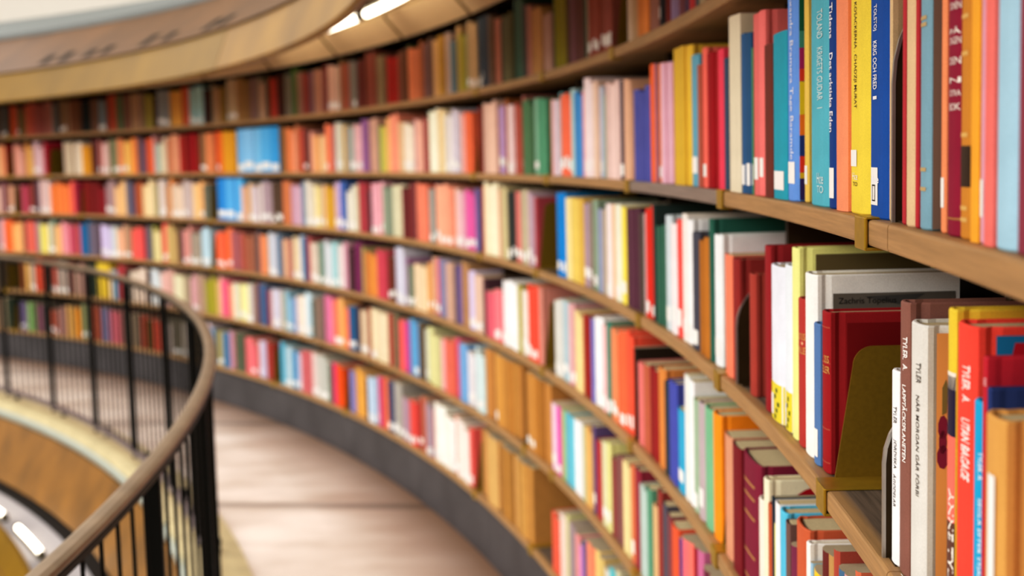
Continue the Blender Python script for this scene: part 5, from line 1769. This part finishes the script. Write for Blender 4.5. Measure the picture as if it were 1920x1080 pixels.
for i, (hx, z0, z1, k) in enumerate([('d8485c', .247, .266, 0), ('1c6c48', .205, .247, 0), ('4ca08c', .185, .205, 1), ('b02c74', .160, .185, 2), ('e0482c', .145, .160, 1), ('e8d828', .105, .145, 2), ('f08828', .080, .105, 1), ('28408c', .055, .080, 2), ('ec4428', .035, .055, 1), ('e8c828', .028, .035, 0), ('3c2c70', .002, .028, 0)]):
    s = (0, .008, -.008)[k]
    link('cover_patch', poly_panel('cover_patch', w/2+.0006, [[(.006, z0), (.13, z0+s), (.13, z1+s), (.006, z1)]]), solid(hx), e)
# spine bands and printed feet
for hb in ('lemon1', 'lemon2'):
    band(hb, 'ecd83c', .001, .052); e, w, hh, d, bl = hero_obj[hb]
    link('shelf_label', flat_on_spine('shelf_label', w, bl, .08, .42, .008, .036, .0009), M['white'], e)
    for q in range(5):
        link('printed_leaf', flat_on_spine('printed_leaf', w, bl, .48+.1*(q % 3), .60+.1*(q % 3), .004+.009*q, .010+.009*q, .0009), solid('5c6c28'), e)
band('anne', '2c2440', .150, .195); band('anne', 'f47868', .085, .150); band('anne', '6a4438', .03, .085); band('anne', 'f2e8d8', .185, .198)
for q in range(4): band('maroon', 'd8a060', .012+.0*q, .0135)
band('ornate', '3a2818', .036, .064); 
for zz in (.012, .020, .070, .125, .150): band('ornate', 'e0b468', zz, zz+.003, .2, .8)
for zz in (.03, .045, .155, .16, .18, .20): band('grey', 'c0a878', zz, zz+.003, .2, .8)
for zz in (.012, .05, .125, .165): band('redleather', 'b0503c', zz, zz+.0015)
for zz in (.02, .06, .12, .15, .17): band('maroonset', 'b88850', zz, zz+.004, .2, .8)
deco('circle', 'cover_picture', 1, [[(.045+.05*math.cos(math.pi*q/14)+.03, H_('circle')-.06+.05*math.sin(math.pi*q/14)) for q in range(15)]], 'b81420')
deco('whitebox', 'cover_panel_or_shade', 1, [rect(.03, .14, H_('whitebox')-.045, H_('whitebox')-.018)], '23241f')
deco('rust', 'cover_panel_or_shade', 1, [rect(.022, .04, .02, H_('rust')-.02), rect(.05, .075, .02, H_('rust')-.02)], 'd89038')
deco('blueband', 'cover_panel_or_shade', 1, [rect(.03, .14, H_('blueband')-.05, H_('blueband')-.03)], 'd8c8a0')
e, w, hh, d, bl = hero_obj['tolstoj']
vs = []; fs = []
for x0, x1, z0, z1 in ((.36, .38, .016, .030), (.49, .51, .016, .030), (.36, .51, .0155, .0167), (.36, .51, .0293, .0305)):
    m = flat_on_spine('m', w, bl, x0, x1, z0, z1, .0010, 2); q = len(vs)
    vs += [v.co.copy() for v in m.vertices]; fs += [tuple(q+i for i in p.vertices) for p in m.polygons]; bpy.data.meshes.remove(m)
link('label_mark', mesh_from('label_mark', vs, fs), solid('23241f'), e)
e, w, hh, d, bl = hero_obj['tan']
link('paper_strip', flat_on_spine('paper_strip', w, bl, .50, .80, .0, hh-.035, .0012), M['white'], e)

# ---- the rest of the wall of books: past the 300 largest, one countless mass
rng = random.Random(11)
PAL = ['a84c3c', 'd8c8a8', '6c2c28', 'b89058', '3c5068', '8ca0a8', 'd07050', 'e0d8cc', '5c6c50', 'c8a070', '84484c', '38302c', 'd8a0a0', '4c7090']
last = {}
for ln in BOOKS.strip().splitlines():
    f = ln.split('|')[0].split(' '); s, q = int(f[1])/1000, int(f[2])/1000
    lo, hi = last.get(f[0], (99, -99)); last[f[0]] = (min(lo, q), max(hi, s))
for row in 'ABCDEF':
    lo, hi = last[row]
    for s, q in ((hi+.05, JOINT0+BAY*12-.3), (A0+.2, lo-.05)):
        x = s
        while x < q:
            w = rng.uniform(.018, .042); dth = math.degrees(w/R0)
            far_book(R0+.012, x+dth/2, TOPS[row]+.0004, w-.001, rng.uniform(.2, .255), .15, lin(rng.choice(PAL)), None); x += dth
me = bpy.data.meshes.new('shelved_books'); me.from_pydata(far_v, [], far_f); me.update()
ca = me.color_attributes.new('Col', 'FLOAT_COLOR', 'CORNER')
for p, c in zip(me.polygons, far_c):
    for li in p.loop_indices: ca.data[li].color = (*c, 1)
o = link('distant_books', me, M['stuff']); o['kind'] = 'stuff'; o['label'] = 'long blurred runs of many coloured books on the distant shelves'; o['category'] = 'books'

# ------------------------------------------------------------------ bookends
def bookend(row, t, label, kind, h=.165, d=.135, setback=.018, group=None):
    zt = TOPS[row]
    loc, rz = place(R0, t, zt)
    e = empty('bookend', label, 'bookend', loc, rz, group or ('brass bookends clipped to the shelves' if kind == 'brass' else 'tall arched dark bookends'))
    n = 8
    if kind == 'brass':
        c = .022; ol = [(setback, .0), (setback+.02, h-c)]
        ol += [(setback+.02+c-c*math.cos(math.pi/2*i/n), h-c+c*math.sin(math.pi/2*i/n)) for i in range(1, n+1)]
        ol += [(d, h), (d, .0)]
        link('plate', prism('plate', ol, -.0012, .0012), M['brassplate'], e)
        link('foot', box_mesh('foot', -.001, .056, -.003, d-.005, .0004, .0022, .0006), M['brass'], e)
        link('clip', box_mesh('clip', .008, .054, -.0042, -.0008, -BOARD-.004, .0022, .0012), M['brass'], e)
        link('clip_hook', box_mesh('clip_hook', .008, .054, -.0036, .02, -BOARD-.0042, -BOARD-.0012, .0006), M['brass'], e)
    else:
        ol = [(setback, .0), (setback, h*.55)]
        ol += [(setback+.075*(1-math.cos(math.pi/2*i/n)), h*.55+h*.45*math.sin(math.pi/2*i/n)) for i in range(1, n+1)]
        ol += [(d, h), (d, .0)]
        link('plate', prism('plate', ol, -.0018, .0018), M['steel'], e)
        # bright worn rim along the front curve
        rim = [(y-.0012, z) for y, z in ol[:-2]]; rim2 = [(y+.0016, z) for y, z in reversed(ol[:-2])]
        link('rim', prism('rim', rim+rim2, -.0026, .0026), M['steeledge'], e)
        link('foot', box_mesh('foot', 0, .03, setback+.004, d, .0003, .0016), M['steel'], e)
BE = [('B', -2.885, 'brass bookend between the yellow and royal blue books, clip on shelf edge', 'brass', .15),
 ('C', -1.915, 'large brass bookend plate standing against the red leather book', 'brass', .148),
 ('B', 1.51, 'brass bookend beside the crimson pink book on the second shelf', 'brass', .14),
 ('B', 6.10, 'brass bookend at the worn grey plank joint, second shelf', 'brass', .14),
 ('C', 5.62, 'brass bookend clip mid third shelf beside dark maroon book', 'brass', .12),
 ('C', 1.72, 'brass bookend beside tall white book on the third shelf', 'brass', .16),
 ('D', 6.19, 'brass bookend right of the orange red volumes, fourth shelf', 'brass', .17),
 ('D', 1.93, 'brass bookend right of the bright orange book, fourth shelf', 'brass', .19),
 ('E', 6.12, 'brass bookend on the fifth shelf beside pale yellow book', 'brass', .15)]
for row, t, lab, k, hh in BE: bookend(row, t, lab, k, hh)
BE2 = {'A': 'top', 'B': 'second', 'C': 'third', 'D': 'fourth', 'E': 'fifth', 'F': 'bottom'}
seen = {}
for ln in GAPS.strip().splitlines():
    row, a, b = ln.split(' '); a, b = int(a)/1000, int(b)/1000
    if a-b < .12: continue
    n = seen.get(row, 0); seen[row] = n+1
    k = int((a-JOINT0)//BAY)
    ordn = ['second', 'third', 'fourth', 'fifth', 'sixth', 'seventh', 'eighth', 'ninth', 'tenth', 'eleventh', 'twelfth', 'farthest'][k]
    bookend(row, a-.03, 'brass bookend closing the %s shelf row in the %s bay from right%s' % (BE2[row], ordn, ', left gap' if a > 50 else ''), 'brass', .2)
bookend('D', 11.585, 'brass bookend after the red books on fourth shelf, mid photo', 'brass', .21)
bookend('C', 11.80, 'brass bookend after the pale books on third shelf, mid photo', 'brass', .21)
bookend('E', 11.10, 'dark bookend plate right of the brown volumes, fifth shelf', 'brass', .2)
bookend('F', 12.64, 'brass bookend right of the brown volumes on the bottom shelf', 'brass', .2)
bookend('B', -3.375, 'tall arched dark bookend in front of the mottled cream book', 'arch', .215, .15, .010)
bookend('C', 1.06, 'arched dark bookend beside the red patterned book, third shelf', 'arch', .165, .15, .010)
bookend('C', -3.30, 'arched dark bookend edge on, beside the thin white book', 'arch', .155, .14, .006)

# ------------------------------------------------------------------ light
w = bpy.data.worlds.new('hall_light'); bpy.context.scene.world = w; w.use_nodes = True
nt = w.node_tree; bg = nt.nodes['Background']
tc = nt.nodes.new('ShaderNodeTexCoord'); sp = nt.nodes.new('ShaderNodeSeparateXYZ'); nt.links.new(tc.outputs['Generated'], sp.inputs[0])
rp = nt.nodes.new('ShaderNodeValToRGB'); mr = nt.nodes.new('ShaderNodeMapRange'); mr.inputs[1].default_value = -1; mr.inputs[2].default_value = 1
nt.links.new(sp.outputs['Z'], mr.inputs[0]); nt.links.new(mr.outputs[0], rp.inputs['Fac'])
el = rp.color_ramp.elements
el[0].position = 0; el[0].color = (.10, .075, .05, 1)
el[1].position = 1; el[1].color = (1.0, .985, .965, 1)
for pos, c in ((.50, (.16, .12, .085)), (.56, (.45, .40, .35)), (.63, (1.0, .98, .95))):
    q = el.new(pos); q.color = (*c, 1)
nt.links.new(rp.outputs['Color'], bg.inputs['Color'])
bg.inputs['Strength'].default_value = WORLD
def area(name, loc, target, sx, sy, power, colr):
    l = bpy.data.lights.new(name, 'AREA'); l.shape = 'RECTANGLE'; l.size = sx; l.size_y = sy; l.energy = power; l.color = colr
    o = bpy.data.objects.new(name, l); COL.objects.link(o); o.location = loc
    o.rotation_euler = (Vector(target)-Vector(loc)).to_track_quat('-Z', 'Y').to_euler(); return o
area('high_windows', (-3, -6, 9), (12.2, 2, 1), 12, 4, AREA, (1, .98, .95))

# ------------------------------------------------------------------ camera
cam = bpy.data.cameras.new('camera'); co = bpy.data.objects.new('camera', cam); COL.objects.link(co)
cam.sensor_width = 36; cam.lens = 2667/1920*36; cam.shift_y = 33.98/1920; cam.clip_start = .05
r_, u_, f_ = Vector((.99966798, -.00273135, -.02562176)), Vector((.02576694, .10596711, .99403573)), Vector((0, .99436588, -.10600231))
co.matrix_world = Matrix(((r_.x, u_.x, -f_.x, 12.28753), (r_.y, u_.y, -f_.y, -1.96757), (r_.z, u_.z, -f_.z, 1.56), (0, 0, 0, 1)))
cam.dof.use_dof = True; cam.dof.focus_distance = FOCUS; cam.dof.aperture_fstop = FSTOP
sc = bpy.context.scene; sc.camera = co
sc.view_settings.view_transform = 'Standard'; sc.view_settings.look = 'None'; sc.view_settings.exposure = EXPO; sc.view_settings.gamma = 1
sc.view_settings.use_curve_mapping = True
cm = sc.view_settings.curve_mapping; cv = cm.curves[3]
for x, y in CURVE: cv.points.new(x, y)
cm.update()
sc.cycles.max_bounces = 6
